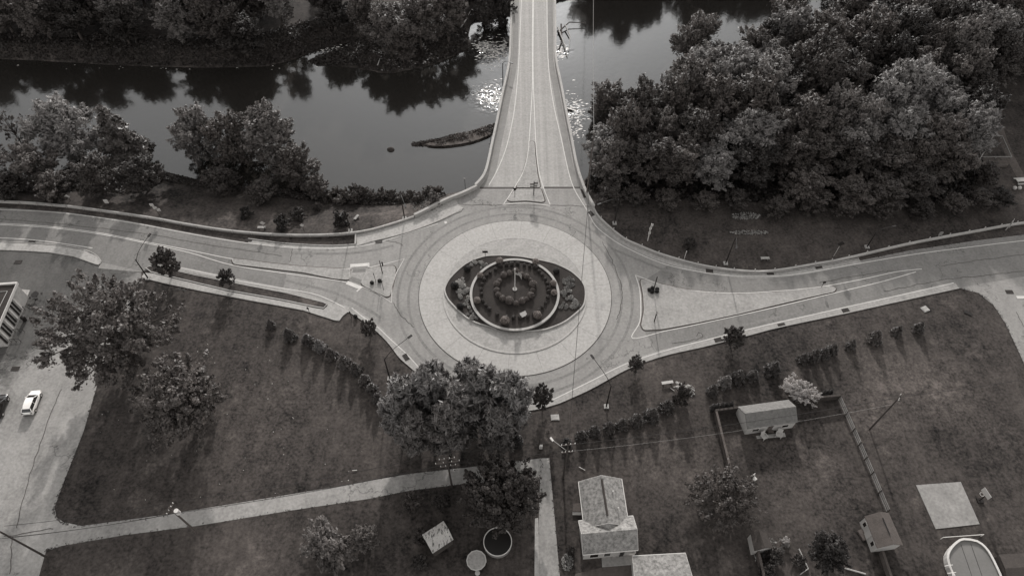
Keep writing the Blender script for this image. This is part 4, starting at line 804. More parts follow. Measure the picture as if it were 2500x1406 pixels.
# utility poles + wires
WP = {}
def upole(key, base, top, label, arms=((0, 2.4),), m=None, rz=0.0, r=.16, h=None):
    p = gt(*base); h = h or zray(top[1], p.y) - p.z; e = empty('utility_pole', p, 0, label, 'utility pole'); MB().tube([(0, 0, -.3), (0, 0, h)], [r, r * .7], 8).build('pole', m or M_woodd, e)
    for dz, L in arms:
        d = Vector((math.cos(rz), math.sin(rz), 0)); MB().box((0, 0, h - .5 - dz), (L, .12, .14), rz).build('crossarm', M_wood, e)
        for s in (-1, -.35, .35, 1):
            c = d * (L / 2 - .08) * s; MB().tube([(c.x, c.y, h - .45 - dz), (c.x, c.y, h - .18 - dz)], .06, 6).build('insulator', M_trim, e)
    WP[key] = (p, h); return e
upole('A', (118, 1362), (0, 1297), 'leaning-looking dark utility pole in the bottom left corner', arms=(), rz=1.6)
eB = upole('B', (482, 1300), (404, 1238), 'utility pole with a round white transformer beside the alley', arms=((0, 1.6),), rz=1.3, m=M_wood)
hB = WP['B'][1]; MB().tube([(.45, 0, hB - 2.2), (.45, 0, hB - 1.2)], .3, 12).build('transformer', M_trim, eB)
upole('C', (1104, 1190), (1081, 1116), 'utility pole with three crossarms in front of the pines', arms=((0, 2.2), (1.2, 3.4), (2.4, 2.2)), rz=.15)
eD = upole('D', (1375, 1166), (1374, 1080), 'ivy-footed utility pole carrying a street light beside the driveway', arms=((0.2, 2.0), (2.6, 1.6)), rz=.12)
pD, hD = WP['D']; q = g(1347, 1072, hD - .6) - pD; MB().tube([(0, 0, hD - 2.8), q], .05, 6).build('lamp_arm', M_galv, eD); MB().box((q.x, q.y, q.z), (.25, .6, .2), .6).build('lamp_head', M_trim, eD)
upole('E', (2123, 1048), (2177, 966), 'dark utility pole right of the fenced yard', arms=((.1, 1.2),), rz=1.0)
upole('F', (1432, 478), (1446, 326), 'tall pale utility pole at the wood edge beside the bridge', arms=(), m=M_wood, r=.17)
upole('G', (1440, -40), (1428, -60), 'far utility pole beyond the river', arms=(), h=13)
def wire(a, b, sag, label, r=.03, m=None):
    a = Vector(a); b = Vector(b); P = []
    for k in range(25): t = k / 24; q = a.lerp(b, t); q.z -= sag * 4 * t * (1 - t); P.append(q)
    T(MB().tube(P, r, 4).build('overhead_wire', m or M_metald), label, 'wire', 'overhead wires')
def top(k, dz=0, dx=0, dy=0): p, h = WP[k]; return p + Vector((dx, dy, h + dz))
wire(top('F', -.2), top('D', -.1), 1.2, 'long overhead wire crossing the roundabout from the wood edge pole', .035)
wire(top('F', -.2), top('G', -.1), 2.0, 'pale overhead wire running beside the bridge over the river', .04, M_signg)
for i, (dz, dy) in enumerate(((-.3, .8), (-.3, -.8), (-2.2, 0))):
    wn = ['upper', 'middle', 'lowest'][i]
    wire(top('A', dz, 0, dy), top('B', dz, 0, dy), .7, wn + ' overhead wire above the alley from the corner pole to the transformer pole'); wire(top('B', dz, 0, dy), top('C', dz, 0, dy), 1.0, wn + ' overhead wire above the alley from the transformer pole to the crossarm pole')
    if i != 1: wire(top('C', dz, 0, dy), top('D', dz, 0, dy), .6, wn + ' overhead wire from the crossarm pole to the driveway pole')
wire(top('D', -.5, 1), top('E', -.4), 1.0, 'thin overhead wire between the driveway pole and the right pole')
wire(top('D', -2.8, .5), top('E', -2.6), 1.4, 'lower pale overhead wire passing in front of the white shed', .014, M_signg)
wire(top('A', -.3), top('A', -.3) + Vector((-60, -6, 0)), 1, 'overhead wire leaving the frame at the bottom left')
wire(top('E', -.4), top('E', -.4) + Vector((70, 12, 0)), 1.2, 'overhead wire leaving the frame at the right')
p = g(1317, 1092); e = empty('utility_box', p, 0, 'slim pole with a small white cabinet between the pines and the driveway', 'utility box'); MB().tube([(0, 0, 0), (0, 0, 2.6)], .07, 6).build('post', M_metald, e); MB().box((.2, -.1, .5), (.5, .35, .9)).build('cabinet', M_trim, e)
# ---------------------------------------------------------------- buildings
def gable(e, c, ze, zr, inset=.35, wm=None, rm=None, ov=.0, l=None, names=('wall', 'roof'), trim=True):
    """c: eave corners c0-c1 one long side, c3-c2 the other; ridge between mid(c0,c3) and mid(c1,c2)"""
    c = [Vector((p[0], p[1], 0)) for p in c]; l = Vector(e.location); m0 = (c[0] + c[3]) / 2; m1 = (c[1] + c[2]) / 2; ctr = sum(c, Vector()) / 4
    up = lambda p, z: (p.x, p.y, z); t = .12
    wc = [ctr + (p - ctr) * (1 - inset / max(1, (p - ctr).length)) for p in c]; wm0 = (wc[0] + wc[3]) / 2; wm1 = (wc[1] + wc[2]) / 2; zw = zr - .1
    MB().add([up(p, 0) for p in wc] + [up(p, ze - .02) for p in wc] + [up(wm0, zw), up(wm1, zw)], [(0, 1, 5, 4), (2, 3, 7, 6), (1, 2, 6, 9, 5), (3, 0, 4, 8, 7)]).build(names[0], wm or M_wallw, e, loc=l)
    b = MB()
    b.add([up(c[0], ze), up(c[1], ze), up(c[2], ze), up(c[3], ze), up(m0, zr), up(m1, zr)], [(0, 1, 5, 4), (2, 3, 4, 5)])
    b.add([up(c[0], ze - t), up(c[1], ze - t), up(c[2], ze - t), up(c[3], ze - t), up(m0, zr - t), up(m1, zr - t)], [(4, 5, 1, 0), (5, 4, 3, 2)])
    rf = b.build(names[1], rm or M_shingle, e, loc=l)
    if trim:
        f = MB()
        for a_, b_ in ((c[0], c[1]), (c[2], c[3])):
            d = (b_ - a_).normalized(); n = Vector((d.y, -d.x, 0)); n = n if (a_ - ctr).dot(n) > 0 else -n; rzz = math.atan2(d.y, d.x); cc = (a_ + b_) / 2 + n * .06
            f.box((cc.x, cc.y, ze - .06), ((b_ - a_).length, .09, .12), rzz)
        for a_, mm in ((c[0], m0), (c[3], m0), (c[1], m1), (c[2], m1)):
            f.tube([up(a_, ze - .03), up(mm, zr - .03)], .035, 4)
        f.build('trim', M_trim, e, loc=l)
    return wc, rf
def on_wall(e, a, b, z0, z1, t0, t1, m, name, out=.04, ctr=None):
    """a window or door panel proud of wall a-b between fractions t0,t1"""
    a = Vector((a[0], a[1], 0)); b = Vector((b[0], b[1], 0)); d = (b - a).normalized(); n = Vector((d.y, -d.x, 0)); n = n if ctr is None or ((a + b) / 2 - ctr).dot(n) > 0 else -n
    c = a.lerp(b, (t0 + t1) / 2) + n * out; return MB().box((c.x, c.y, (z0 + z1) / 2), ((b - a).length * (t1 - t0), .08, z1 - z0), math.atan2(d.y, d.x)).build(name, m, e, loc=Vector(e.location))
def win(e, a, b, t0, t1, z0, z1, ctr):
    f = on_wall(e, a, b, z0 - .08, z1 + .08, t0 - .012, t1 + .012, M_trim, 'window', .03, ctr)
    g_ = on_wall(e, a, b, z0, z1, t0, t1, M_glass, 'pane', .07, ctr); g_.parent = f
# main house
e = empty('house', g(1483, 1270), 0, 'one-storey house with a grey shingled cross-gable roof at the bottom centre', 'house')
rl, rr_ = g(1413, 1175, 3), g(1517, 1168, 3); fl_, fr_ = g(1427, 1290, 3), g(1535, 1284, 3)
gable(e, [rl, fl_, fr_, rr_], 3.0, 4.85)
bl_, br_, fl2, fr2 = g(1412, 1271, 3), g(1546, 1259, 3), g(1423, 1353, 3), g(1558, 1341, 3)
wc, _ = gable(e, [bl_, br_, fr2, fl2], 3.0, 4.5, rm=M_shingle)
c = sum((Vector((p.x, p.y, 0)) for p in (bl_, br_, fr2, fl2)), Vector()) / 4
# rear ridge dying into the front slope
m0 = (rl + rr_) / 2; m1 = (fl_ + fr_) / 2; d = (m1 - m0).normalized(); zf = 4.75
tip = g(1484, 1297, 4.3); MB().add([(m1.x, m1.y, 4.85), (m1.x - 1.6, m1.y + .1, 3.85), (m1.x + 1.6, m1.y - .1, 3.85), (m1.x + .1, m1.y - 1.0, 4.05)], [(0, 1, 3), (0, 3, 2)]).build('roof', M_shingle, e, loc=Vector(e.location))
MB().tube([(m0.x, m0.y - .6, 4.87), (m1.x, m1.y + 1.0, 4.87)], .16, 4).build('ridge_vent', M_tar, e, loc=Vector(e.location))
for px, py in ((1496, 1200), (1509, 1240)):
    q = g(px, py, 4.1); MB().tube([(q.x, q.y, 3.7), (q.x, q.y, 4.4)], .07, 8).tube([(q.x, q.y, 4.36), (q.x, q.y, 4.44)], .12, 8).build('vent_pipe', M_sign, e, loc=Vector(e.location))
win(e, wc[3], wc[2], .12, .28, 1.0, 2.2, c); win(e, wc[3], wc[2], .40, .52, 1.0, 2.2, c); on_wall(e, wc[3], wc[2], .1, 2.2, .72, .80, M_dark, 'door', .04, c)
def on_left(t0, t1, z0, z1):
    pass
win(e, (rl.x + .35, rl.y), (fl_.x + .35, fl_.y), .3, .42, 1.1, 2.2, c); win(e, (rl.x + .35, rl.y), (fl_.x + .35, fl_.y), .75, .86, 1.1, 2.2, c)
P = gs([(1468, 1352), (1546, 1344), (1548, 1378), (1470, 1384)]); S(MB().slab(P, 0, .14).build('patio', M_gutt))
sheet('driveway', [(1470, 1384), (1548, 1379), (1556, 1470), (1380, 1470), (1405, 1400)], .02, M_parkd)
e2 = empty('garden_steps', g(1406, 1240), 0, 'small pale wooden landing on the left side of the house', 'deck'); P = gs([(1400, 1228), (1420, 1226), (1421, 1247), (1398, 1247)], .6); MB().slab([p - Vector(e2.location) for p in P], 0, .5).build('platform', M_wood, e2)
P = gs([(1398, 1247), (1420, 1247), (1420, 1255), (1398, 1255)], .3); MB().slab([p - Vector(e2.location) for p in P], 0, .25).build('step', M_trim, e2)
e3 = empty('garage', g(1620, 1440), 0, 'flat pale-shingled garage at the bottom edge right of the house', 'garage')
c0, c1, c2, c3 = g(1544, 1357, 3), g(1674, 1350, 3), g(1702, 1450, 3), g(1548, 1460, 3); wc3, _ = gable(e3, [c0, c1, c2 + Vector((0, -3, 0)), c3 + Vector((0, -3, 0))], 3.0, 3.9)
on_wall(e3, wc3[2], wc3[3], .1, 2.2, .15, .75, M_trim, 'garage_door', .05, (c0 + c2) / 2)
e4 = empty('storage_box', g(1541, 1349), 0, 'white boxy cabinet on the patio against the house', 'cabinet'); MB().box((0, 0, .7), (.8, .7, 1.1)).build('cabinet_body', M_trim, e4); MB().box((0, 0, 1.29), (.9, .8, .08)).build('lid', M_signg, e4)
# white shed with chairs
e = empty('shed', g(1875, 1030), 0, 'white shed with a two-tone pitched roof inside the fenced yard', 'shed')
cc = [g(1802, 991, 2.3), g(1926, 974, 2.3), g(1947, 1031, 2.0), g(1824, 1048, 2.0)]; wc, _ = gable(e, cc, 2.15, 3.55, rm=M_shingle3, inset=.2, trim=False)
ctr = sum((Vector((p.x, p.y, 0)) for p in cc), Vector()) / 4
win(e, wc[3], wc[2], .12, .24, 1.0, 1.6, ctr); win(e, wc[3], wc[2], .74, .86, 1.0, 1.6, ctr); on_wall(e, wc[3], wc[2], .1, 1.9, .44, .54, M_wood, 'door', .04, ctr)
S(MB().slab(gs([(1848, 1071), (1845, 1064), (1915, 1056), (1918, 1066)]), 0, .1).build('patio', M_gutt))
def chair(name, px, py, rz, label):
    p = g(px, py, .3); e = empty(name, (p.x, p.y, .1), rz, label, 'chair', 'garden chairs by the white shed'); MB().box((0, 0, .38), (.75, .8, .07), rx=-.15).build('seat', M_sign, e); MB().box((0, .48, .75), (.75, .08, .9), rx=-.35).build('backrest', M_sign, e)
    for s in (-1, 1):
        MB().box((s * .42, .05, .6), (.14, .85, .05)).build('armrest', M_sign, e)
        for y in (-.35, .4): MB().box((s * .38, y, .25), (.08, .1, .6)).build('leg', M_sign, e)
chair('lounge_chair', 1865, 1067, .5, 'pale slatted garden chair by the white shed, left of the pair'); chair('lounge_chair', 1901, 1062, -.4, 'pale slatted garden chair by the white shed, right of the pair')
p = g(1880, 1056); e = empty('garden_table', p, 0, 'low pale table between the two garden chairs', 'table'); MB().box((0, 0, .45), (.9, .5, .06)).build('tabletop', M_wood, e)
for sx in (-1, 1): MB().box((sx * .38, 0, .22), (.06, .4, .42)).build('leg', M_wood, e)
p = g(1840, 1170); e = empty('lawn_chair', p, .6, 'white lawn chair alone on the grass in the fenced yard', 'chair'); MB().box((0, 0, .4), (.6, .6, .06)).build('seat', M_trim, e); MB().box((0, .33, .8), (.6, .06, .8), rx=-.2).build('backrest', M_trim, e)
for sx in (-1, 1):
    for sy in (-1, 1): MB().box((sx * .26, sy * .26, .2), (.05, .05, .4)).build('leg', M_trim, e)
# right shed
e = empty('shed', g(2160, 1300), 0, 'brown-roofed shed with a white shuttered side in the fence line at the right', 'shed')
cc = [g(2111, 1259, 2.3), g(2142, 1338, 2.3), g(2205, 1330, 2.3), g(2170, 1251, 2.3)]; wc, rf = gable(e, cc, 2.3, 3.4, rm=M_wood, inset=.2, trim=False); ctr = sum((Vector((p.x, p.y, 0)) for p in cc), Vector()) / 4
win(e, wc[0], wc[1], .12, .24, .9, 1.8, ctr); win(e, wc[0], wc[1], .76, .88, .9, 1.8, ctr); on_wall(e, wc[0], wc[1], .1, 2.0, .4, .6, M_sign, 'door', .04, ctr)
a_, b_ = (cc[0] + cc[3]) / 2, (cc[1] + cc[2]) / 2; a_.z = b_.z = 3.43; MB().tube([a_.lerp(b_, .2), a_.lerp(b_, .72)], .09, 4).build('ridge_vent', M_dark, e, loc=Vector(e.location))
p = g(2105, 1306); e = T(MB().box((0, 0, .12), (.9, 1.5, .2)).box((-.3, 0, .25), (.2, 1.4, .1)).build('ramp', M_wood), 'wooden ramp at the door of the brown-roofed shed', 'ramp'); e.location = p; e.rotation_euler.z = .35
# lean-to and small brown fence
e = empty('shed', g(1856, 1315), 0, 'small brown-roofed lean-to with one pale side near the garden beds', 'shed'); cc = [g(1833, 1300, 2.2), g(1843, 1344, 2.2), g(1888, 1336, 2.2), g(1868, 1290, 2.2)]
gable(e, cc, 2.1, 2.7, wm=M_sign, rm=M_woodd, inset=.1, trim=False)
# rusty shed
e = empty('shed', g(1070, 1312), 0, 'small old shed with a patchy pale metal roof left of the round pool', 'shed'); cc = [g(1030, 1305, 2.2), g(1083, 1271, 2.2), g(1107, 1316, 2.2), g(1056, 1350, 2.2)]
wc, rf = gable(e, cc, 2.2, 3.0, wm=M_woodd, rm=M_tin, inset=.15, trim=False); l = Vector(e.location); b = MB()
for side in (0, 1):
    A, B = (cc[0], cc[1]) if side == 0 else (cc[3], cc[2]); m0, m1 = (cc[0] + cc[3]) / 2, (cc[1] + cc[2]) / 2
    for k in range(13):
        t = (k + .5) / 13; pa = A.lerp(B, t); pm = m0.lerp(m1, t); b.tube([(pa.x, pa.y, 2.22), (pm.x, pm.y, 3.02)], .04, 4)
b.build('roof_ribs', M_tin, e, loc=l)
# left commercial building
e = empty('store_building', g(20, 780), 0, 'flat-roofed building with a white panelled front at the left edge', 'building'); l = Vector(e.location)
A, B = g(41, 690, 4.2), g(-12, 812, 4.2); A.z = B.z = 0; dd = Vector((-(A - B).y, (A - B).x, 0)).normalized(); dd = dd if dd.x < 0 else -dd; Cc, Dd = B + dd * 30, A + dd * 30
MB().slab([A, B, Cc, Dd], None, 3.9).build('roof', M_roofd, e, loc=l); MB().sweep([A, B, Cc, Dd], .3, 3.7, 4.25, closed=True).build('parapet', M_trim, e, loc=l)
ins = [A + dd * .25, B + dd * .25, Cc, Dd]; M_signg2 = mat('render_wall', .34, .1, 1, .1, 2, .8); MB().add([(p.x, p.y, z) for z in (0, 3.75) for p in ins], [(0, 1, 5, 4), (1, 2, 6, 5), (2, 3, 7, 6), (3, 0, 4, 7)]).build('wall', M_signg2, e, loc=l)
q = A.lerp(B, .15) + dd * 1.2; q2 = A.lerp(B, .95) + dd * 1.6; MB().tube([(q.x, q.y, 3.95), (q2.x, q2.y, 3.95)], .06, 4).tube([(q.x, q.y, 3.95), (q.x + dd.x * 9, q.y + dd.y * 9, 3.95)], .06, 4).build('roof_pipe', M_sign, e, loc=l)
for k in range(11):
    t = .25 + k * .07; on_wall(e, A + dd * .25, B + dd * .25, .5, 3.3, t, t + .035, M_dark if k % 3 else M_trim, 'window' if k % 3 else 'wall_panel', .06, A + dd * 15)
S(MB().slab(gs([(40, 706), (74, 709), (62, 738), (47, 752), (36, 790), (13, 831), (-12, 834), (-12, 800)]), 0, .12).build('pavement', M_conc))
n_ = -dd
for k, t in enumerate((.02, .28, .5, .74, .93)):
    c = A.lerp(B, t) + n_ * (1.3 if k == 0 else .9); lab = ['dark table set on the corner of the shop pavement', 'dark railing post by the shop door', 'dark trash can against the shop front', 'dark railing near the lower shop windows', 'dark railing at the lower corner of the shop'][k]
    if k == 0:
        e5 = empty('picnic_table', (c.x, c.y, .12), .5, lab, 'table'); MB().tube([(0, 0, .7), (0, 0, .76)], .65, 12).build('tabletop', M_metald, e5); MB().tube([(0, 0, 0), (0, 0, .7)], .07, 6).build('leg', M_metald, e5)
        for a_ in range(4): MB().box((.95 * math.cos(a_ * 1.57), .95 * math.sin(a_ * 1.57), .4), (.5, .3, .07), a_ * 1.57 + 1.57).build('seat', M_metald, e5)
    elif k == 2: e5 = empty('trash_can', (c.x, c.y, .1), 0, lab, 'trash can'); MB().tube([(0, 0, 0), (0, 0, .95)], [.32, .38], 12).build('bin', M_metald, e5); MB().dome((0, 0, .95), (.4, .4, .2), full=False).build('lid', M_metald, e5)
    else:
        e5 = empty('railing', (c.x, c.y, .05), math.atan2(n_.y, n_.x), lab, 'railing'); MB().tube([(-.8, 0, 1.0), (.8, 0, 1.0)], .045, 6).build('rail', M_metald, e5)
        for s in (-.75, 0, .75): MB().tube([(s, 0, 0), (s, 0, 1.0)], .04, 6).build('post', M_metald, e5)
# ---------------------------------------------------------------- fences
def fence(P, label, kind, h=1.6, step=2.4, m=M_woodd, rm=None):
    P = gs(P); c = sum(P, Vector()) / len(P); e = empty('yard_fence', (c.x, c.y, 0), 0, label, 'fence'); l = Vector(e.location)
    for i in range(len(P) - 1):
        a, b = P[i], P[i + 1]; d = b - a; n = max(1, round(d.length / step)); rz = math.atan2(d.y, d.x); mid = (a + b) / 2
        if kind == 'solid':
            q = MB(); k = int(d.length / .2)
            for j in range(k): c2 = a.lerp(b, (j + .5) / k); q.box((c2.x, c2.y, h / 2 + rng.uniform(-.02, .02)), (.17, .05, h), rz)
            q.box((mid.x, mid.y, h + .03), (d.length, .34, .06), rz); q.build('board_panel', rm or m, e, loc=l)
        else:
            for z in (.35, .85, h - .12): MB().box((mid.x, mid.y, z), (d.length, .06, .2), rz).build('rail', rm or m, e, loc=l)
        for j in range(n + (i == len(P) - 2)): c2 = a.lerp(b, j / n); MB().box((c2.x, c2.y, h / 2 + .04), (.15, .15, h + .12), rz).build('post', m, e, loc=l)
fence([(1741, 1012), (1802, 1004)], 'short slatted fence joining the left fence to the white shed', 'solid', 1.5)
fence([(1743, 1012), (1779, 1160)], 'solid brown board fence on the left side of the yard', 'solid', 1.5, m=M_wood)
fence([(1942, 986), (2043, 975)], 'dark board fence between the pale bush and the yard corner', 'solid', 1.5)
fence([(2045, 976), (2080, 1055), (2125, 1160), (2163, 1252)], 'long dark three-rail fence down the right side of the yard', 'rail', 1.4, rm=M_rail)
fence([(2146, 1352), (2172, 1430)], 'dark board fence continuing below the brown-roofed shed', 'solid', 1.3, m=M_wood)
fence([(1844, 1352), (1862, 1430)], 'brown board fence running down from the lean-to', 'solid', 1.5, m=M_wood)
def edging(P, label):
    T(MB().sweep(gs(P), .12, 0, .3).build('garden_edging', M_sign), label, 'edging')
edging([(1949, 1340), (1967, 1378), (1972, 1388), (1953, 1402)], 'pale bent edging board of the garden bed left of the dark tree'); edging([(2062, 1387), (2112, 1401)], 'pale straight edging board right of the dark tree')
# ---------------------------------------------------------------- yard things
S(MB().slab(gs([(2236, 1184), (2345, 1176), (2391, 1279), (2284, 1291)]), 0, .08).build('patio', M_pad))
p = g(2390, 1222); e = empty('basketball_hoop', p, 0, 'basketball hoop with a white backboard beside the concrete pad', 'basketball hoop'); MB().tube([(0, 0, 0), (-.2, 0, 2.8)], .08, 8).build('pole', M_metald, e); MB().box((-.5, 0, 2.9), (.06, 1.5, 1.0), .25).build('backboard', M_sign, e)
b = MB(); P = [(-.95 + .28 * math.cos(a * .52), .28 * math.sin(a * .52), 2.6) for a in range(13)]; b.tube(P, .03, 5, cap=False).build('hoop', M_trim, e)
MB().box((.1, 0, .12), (.9, .7, .25)).build('base', M_metald, e)
P = gs([(2303, 1311), (2402, 1304)], .8); e = empty('clothes_rail', (P[0] + P[1]) / 2 * 1.0, 0, 'thin white horizontal rail between the concrete pad and the oval pool', 'rail'); e.location.z = 0; l = Vector(e.location)
MB().tube(P, .05, 6).build('rail', M_trim, e, loc=l)
for q in P: MB().tube([(q.x, q.y, 0), (q.x, q.y, .8)], .05, 6).build('post', M_trim, e, loc=l)
# oval pool
OV = [(2353, 1315), (2337, 1322), (2323, 1336), (2315, 1352), (2316, 1370), (2325, 1395), (2345, 1430), (2365, 1470), (2400, 1490), (2440, 1480), (2458, 1450), (2448, 1415), (2435, 1385), (2420, 1355), (2407, 1336), (2386, 1320)]
PO = catmull(gs(OV, 1.2), 2, True); e = empty('swimming_pool', (sum((p.x for p in PO)) / len(PO), sum((p.y for p in PO)) / len(PO), 0), 0, 'oval above-ground pool with a white rim and grey cover at the bottom right', 'pool'); l = Vector(e.location)
MB().sweep(PO, .28, 1.12, 1.22, closed=True).build('rim', M_trim, e, loc=l); MB().sweep(PO, .1, 0, 1.12, closed=True).build('wall', M_sign, e, loc=l); MB().slab(PO, None, .95).build('cover', M_poolc, e, loc=l)
for a_, b_ in (((2346, 1328), (2385, 1440)), ((2370, 1326), (2410, 1440))): MB().tube(gs([a_, b_], .97), .025, 4).build('seam', M_metald, e, loc=l)
for q in PO[::3]: MB().box((q.x, q.y, .56), (.14, .14, 1.1)).build('post', M_trim, e, loc=l)
e = empty('pool_ladder', g(2318, 1385), 0, 'white ladder frame on the left side of the oval pool', 'ladder'); l = Vector(e.location)
MB().tube([g(2313, 1352, 1.4), g(2330, 1420, 1.4)], .05, 5).build('side_rail', M_trim, e, loc=l)
for a_, b_ in (((2306, 1381), (2326, 1378)), ((2313, 1399), (2334, 1396))): MB().tube(gs([a_, b_], 1.4), .05, 5).tube([g(*a_, 0), g(*a_, 1.4)], .05, 5).build('rung', M_trim, e, loc=l)
# round pool, table, bench etc
P = catmull([g(1215, 1321, 1.1) + Vector((1.95 * math.cos(a), 1.95 * math.sin(a), 0)) for a in np.linspace(0, 6.283, 24, endpoint=False)], 2, True); c = g(1215, 1321, 1.1); e = empty('swimming_pool', (c.x, c.y, 0), 0, 'small round pool of dark water with a white rim under the dark tree', 'pool'); l = Vector(e.location)
MB().sweep(P, .12, 1.0, 1.1, closed=True).build('rim', M_trim, e, loc=l); MB().sweep(P, .05, 0, 1.0, closed=True).build('wall', M_signg, e, loc=l); MB().slab(P, None, .8).build('water', M_dark, e, loc=l)
c = g(1163, 1367, .9); e = empty('trampoline', (c.x, c.y, 0), 0, 'pale octagonal trampoline near the bottom edge left of the round pool', 'trampoline'); O8 = [Vector((1.32 * math.cos(a), 1.32 * math.sin(a), 0)) for a in np.linspace(0, 6.283, 12, endpoint=False)]
MB().slab(O8, .82, .88).build('mat', M_isl, e); MB().sweep(O8, .16, .86, .93, closed=True).build('rim', M_sign, e)
for k in range(0, 12, 3): MB().tube([(O8[k].x, O8[k].y, 0), (O8[k].x, O8[k].y, .85)], .05, 6).build('leg', M_galv, e)
p = g(1166, 1400); e = empty('garden_stool', p, 0, 'small pale stool at the bottom edge below the trampoline', 'stool'); MB().tube([(0, 0, .4), (0, 0, .46)], .35, 10).build('seat', M_sign, e)
for a_ in range(3): MB().tube([(0, 0, .4), (.3 * math.cos(a_ * 2.1), .3 * math.sin(a_ * 2.1), 0)], .04, 5).build('leg', M_wood, e)
def bench(px, py, rz, label, L=1.9, m=M_sign, z=None):
    p = gt(px, py); e = empty('bench', p, rz, label, 'bench'); MB().box((0, 0, .5), (L, .5, .12)).build('seat', m, e)
    for s in (-1, 1): MB().box((s * L * .36, 0, .22), (.16, .42, .45)).build('leg', M_stone, e)
bench(1628, 937, .15, 'pale stone bench on the lawn beside the rock pile', 1.9); bench(1866, 634, .03, 'low pale bench on the dark right lawn', 1.6, M_gutt); bench(640, 559, -.02, 'low pale bench on the left slope by the diamond sign', 1.5, M_gutt); bench(871, 534, 1.1, 'tilted pale board bench on the left slope right of the lamp', 1.3, M_gutt)
def rocks(cx, cy, rx, ry, n, s0, s1, group, label, m=M_sand):
    for k in range(n):
        a = rng.uniform(0, 6.28); q = rng.uniform(0, 1) ** .5; p = gt(cx + rx * q * math.cos(a), cy + ry * q * math.sin(a)); s = rng.uniform(s0, s1); b = MB(); b.dome((0, 0, 0), (s, s * rng.uniform(.6, 1), s * .6), 7, 4)
        b.v = [(x * rng.uniform(.8, 1.15), y * rng.uniform(.8, 1.15), z) for x, y, z in b.v]; o = T(b.build('rock', m), label, 'rock', group); o.location = p; o.rotation_euler.z = a
M_rock = mat('pale_rock', .33, .2, 2, .2, 6, .9); rocks(1662, 942, 20, 10, 26, .12, .35, 'rock pile beside the stone bench', 'pale rock in the pile beside the stone bench', M_rock)
def tufts(cx, cy, rx, ry, n, s, v, name, nm='ground_cover'):
    r = np.random.RandomState(int(cx)); C = []
    for k in range(n):
        a = r.uniform(0, 6.28); q = r.uniform(0, 1) ** .5; p = gt(cx + rx * q * math.cos(a), cy + ry * q * math.sin(a)); C.append((p.x, p.y, p.z + r.uniform(.02, .3)))
    me = leafmesh(nm, np.array(C), r.normal(size=(n, 3)) + np.array([0, 0, .8]), s, 1.4, r, M_flower); o = link(nm, me); o.color = (v, v, v, 1); o['kind'] = 'stuff'
tufts(1385, 1372, 14, 22, 260, .22, .8, ''); tufts(1820, 529, 36, 8, 260, .28, .8, ''); tufts(1830, 569, 48, 5, 240, .24, .9, ''); tufts(1680, 955, 16, 14, 160, .25, 1.3, ''); tufts(1040, 500, 40, 20, 300, .25, .5, ''); tufts(1870, 1350, 30, 40, 220, .25, .8, '')
# bank undergrowth as ground cover
def cover(poly, n, s, v, m=None, hmax=.9):
    r = np.random.RandomState(len(poly) + n); A = poly_arr(poly); lo, hi = A.min(0), A.max(0); X = r.uniform(lo[0], hi[0], n * 3); Y = r.uniform(lo[1], hi[1], n * 3); ok = sdist(poly, X, Y) > 0; X, Y = X[ok][:n], Y[ok][:n]
    Z = height(X, Y); ok = Z > WZ + .05; X, Y, Z = X[ok], Y[ok], Z[ok]; lump = .5 + .5 * np.sin(X * .9) * np.sin(Y * 1.1 + 1); Z = Z + r.uniform(0, 1, len(X)) * hmax * lump
    me = leafmesh('undergrowth', np.stack([X, Y, Z], 1), r.normal(size=(len(X), 3)) * .6 + np.array([0, 0, .7]), s, 1.4, r, m or M_leaf); o = link('undergrowth', me); o.color = (v, v, v, 1); o['kind'] = 'stuff'
cover(gs([(-300, 425), (0, 425), (400, 410), (600, 448), (800, 470), (1090, 470), (1060, 500), (900, 500), (700, 480), (400, 440), (350, 480), (0, 486), (-300, 486)], -3), 24000, .35, .6)
cover(gs([(-300, 100), (0, 100), (500, 115), (650, 100), (860, 50), (1100, 40), (1145, 80), (1140, 118), (1060, 156), (950, 178), (880, 172), (750, 150), (700, 160), (500, 166), (150, 152), (-300, 140)], -3.5), 36000, .4, .6)
cover(gs([(1425, 470), (1480, 500), (2000, 518), (2350, 515), (2380, 430), (2350, 250), (2000, 170), (1700, 250), (1500, 350), (1440, 410)], -2), 40000, .5, .35, hmax=1.5)
b_ = [p + Vector((0, 0, 0)) for p in bar_w]; cover(b_, 1800, .35, .9, hmax=.5)
S(MB().slab([Vector((p.x, p.y, 0)) for p in catmull(gs([(1040, 350), (1100, 338), (1170, 322), (1200, 325), (1150, 345), (1080, 355)], -3.4), 3, True)], None, WZ + .44).build('gravel_bar', M_sand))
# small rock island, painted sun glints, driftwood
p = g(954, 366, WZ); o = T(MB().dome((0, 0, 0), (.85, .6, .7), 12, 6, full=False).build('river_rock', M_woodd, smooth=True), 'lone dark mossy rock in the open water left of the gravel bar', 'rock'); o.location = (p.x, p.y, WZ - .05)
def riffle(cx, cy, rx, ry, n, s=.35):  # white flecks painted as sun glints on the rippled water
    r = np.random.RandomState(int(cx + cy)); C = []
    for k in range(n // 2):
        x = cx + r.normal() * rx; y = cy + r.normal() * ry; p = g(x, y, WZ)
        if hz(p.x, p.y) > WZ - .02: continue
        C.append((p.x, p.y, WZ + .03))
    if C:
        b = MB()
        for c in C: a = r.uniform(.5, 1.5) * s; w_ = a * .3; b.add([(c[0] - a, c[1], c[2]), (c[0], c[1] - w_, c[2]), (c[0] + a, c[1] + .02, c[2]), (c[0], c[1] + w_, c[2])], [(0, 1, 2, 3)])
        o = b.build('river_glint', M_glint); o['kind'] = 'stuff'
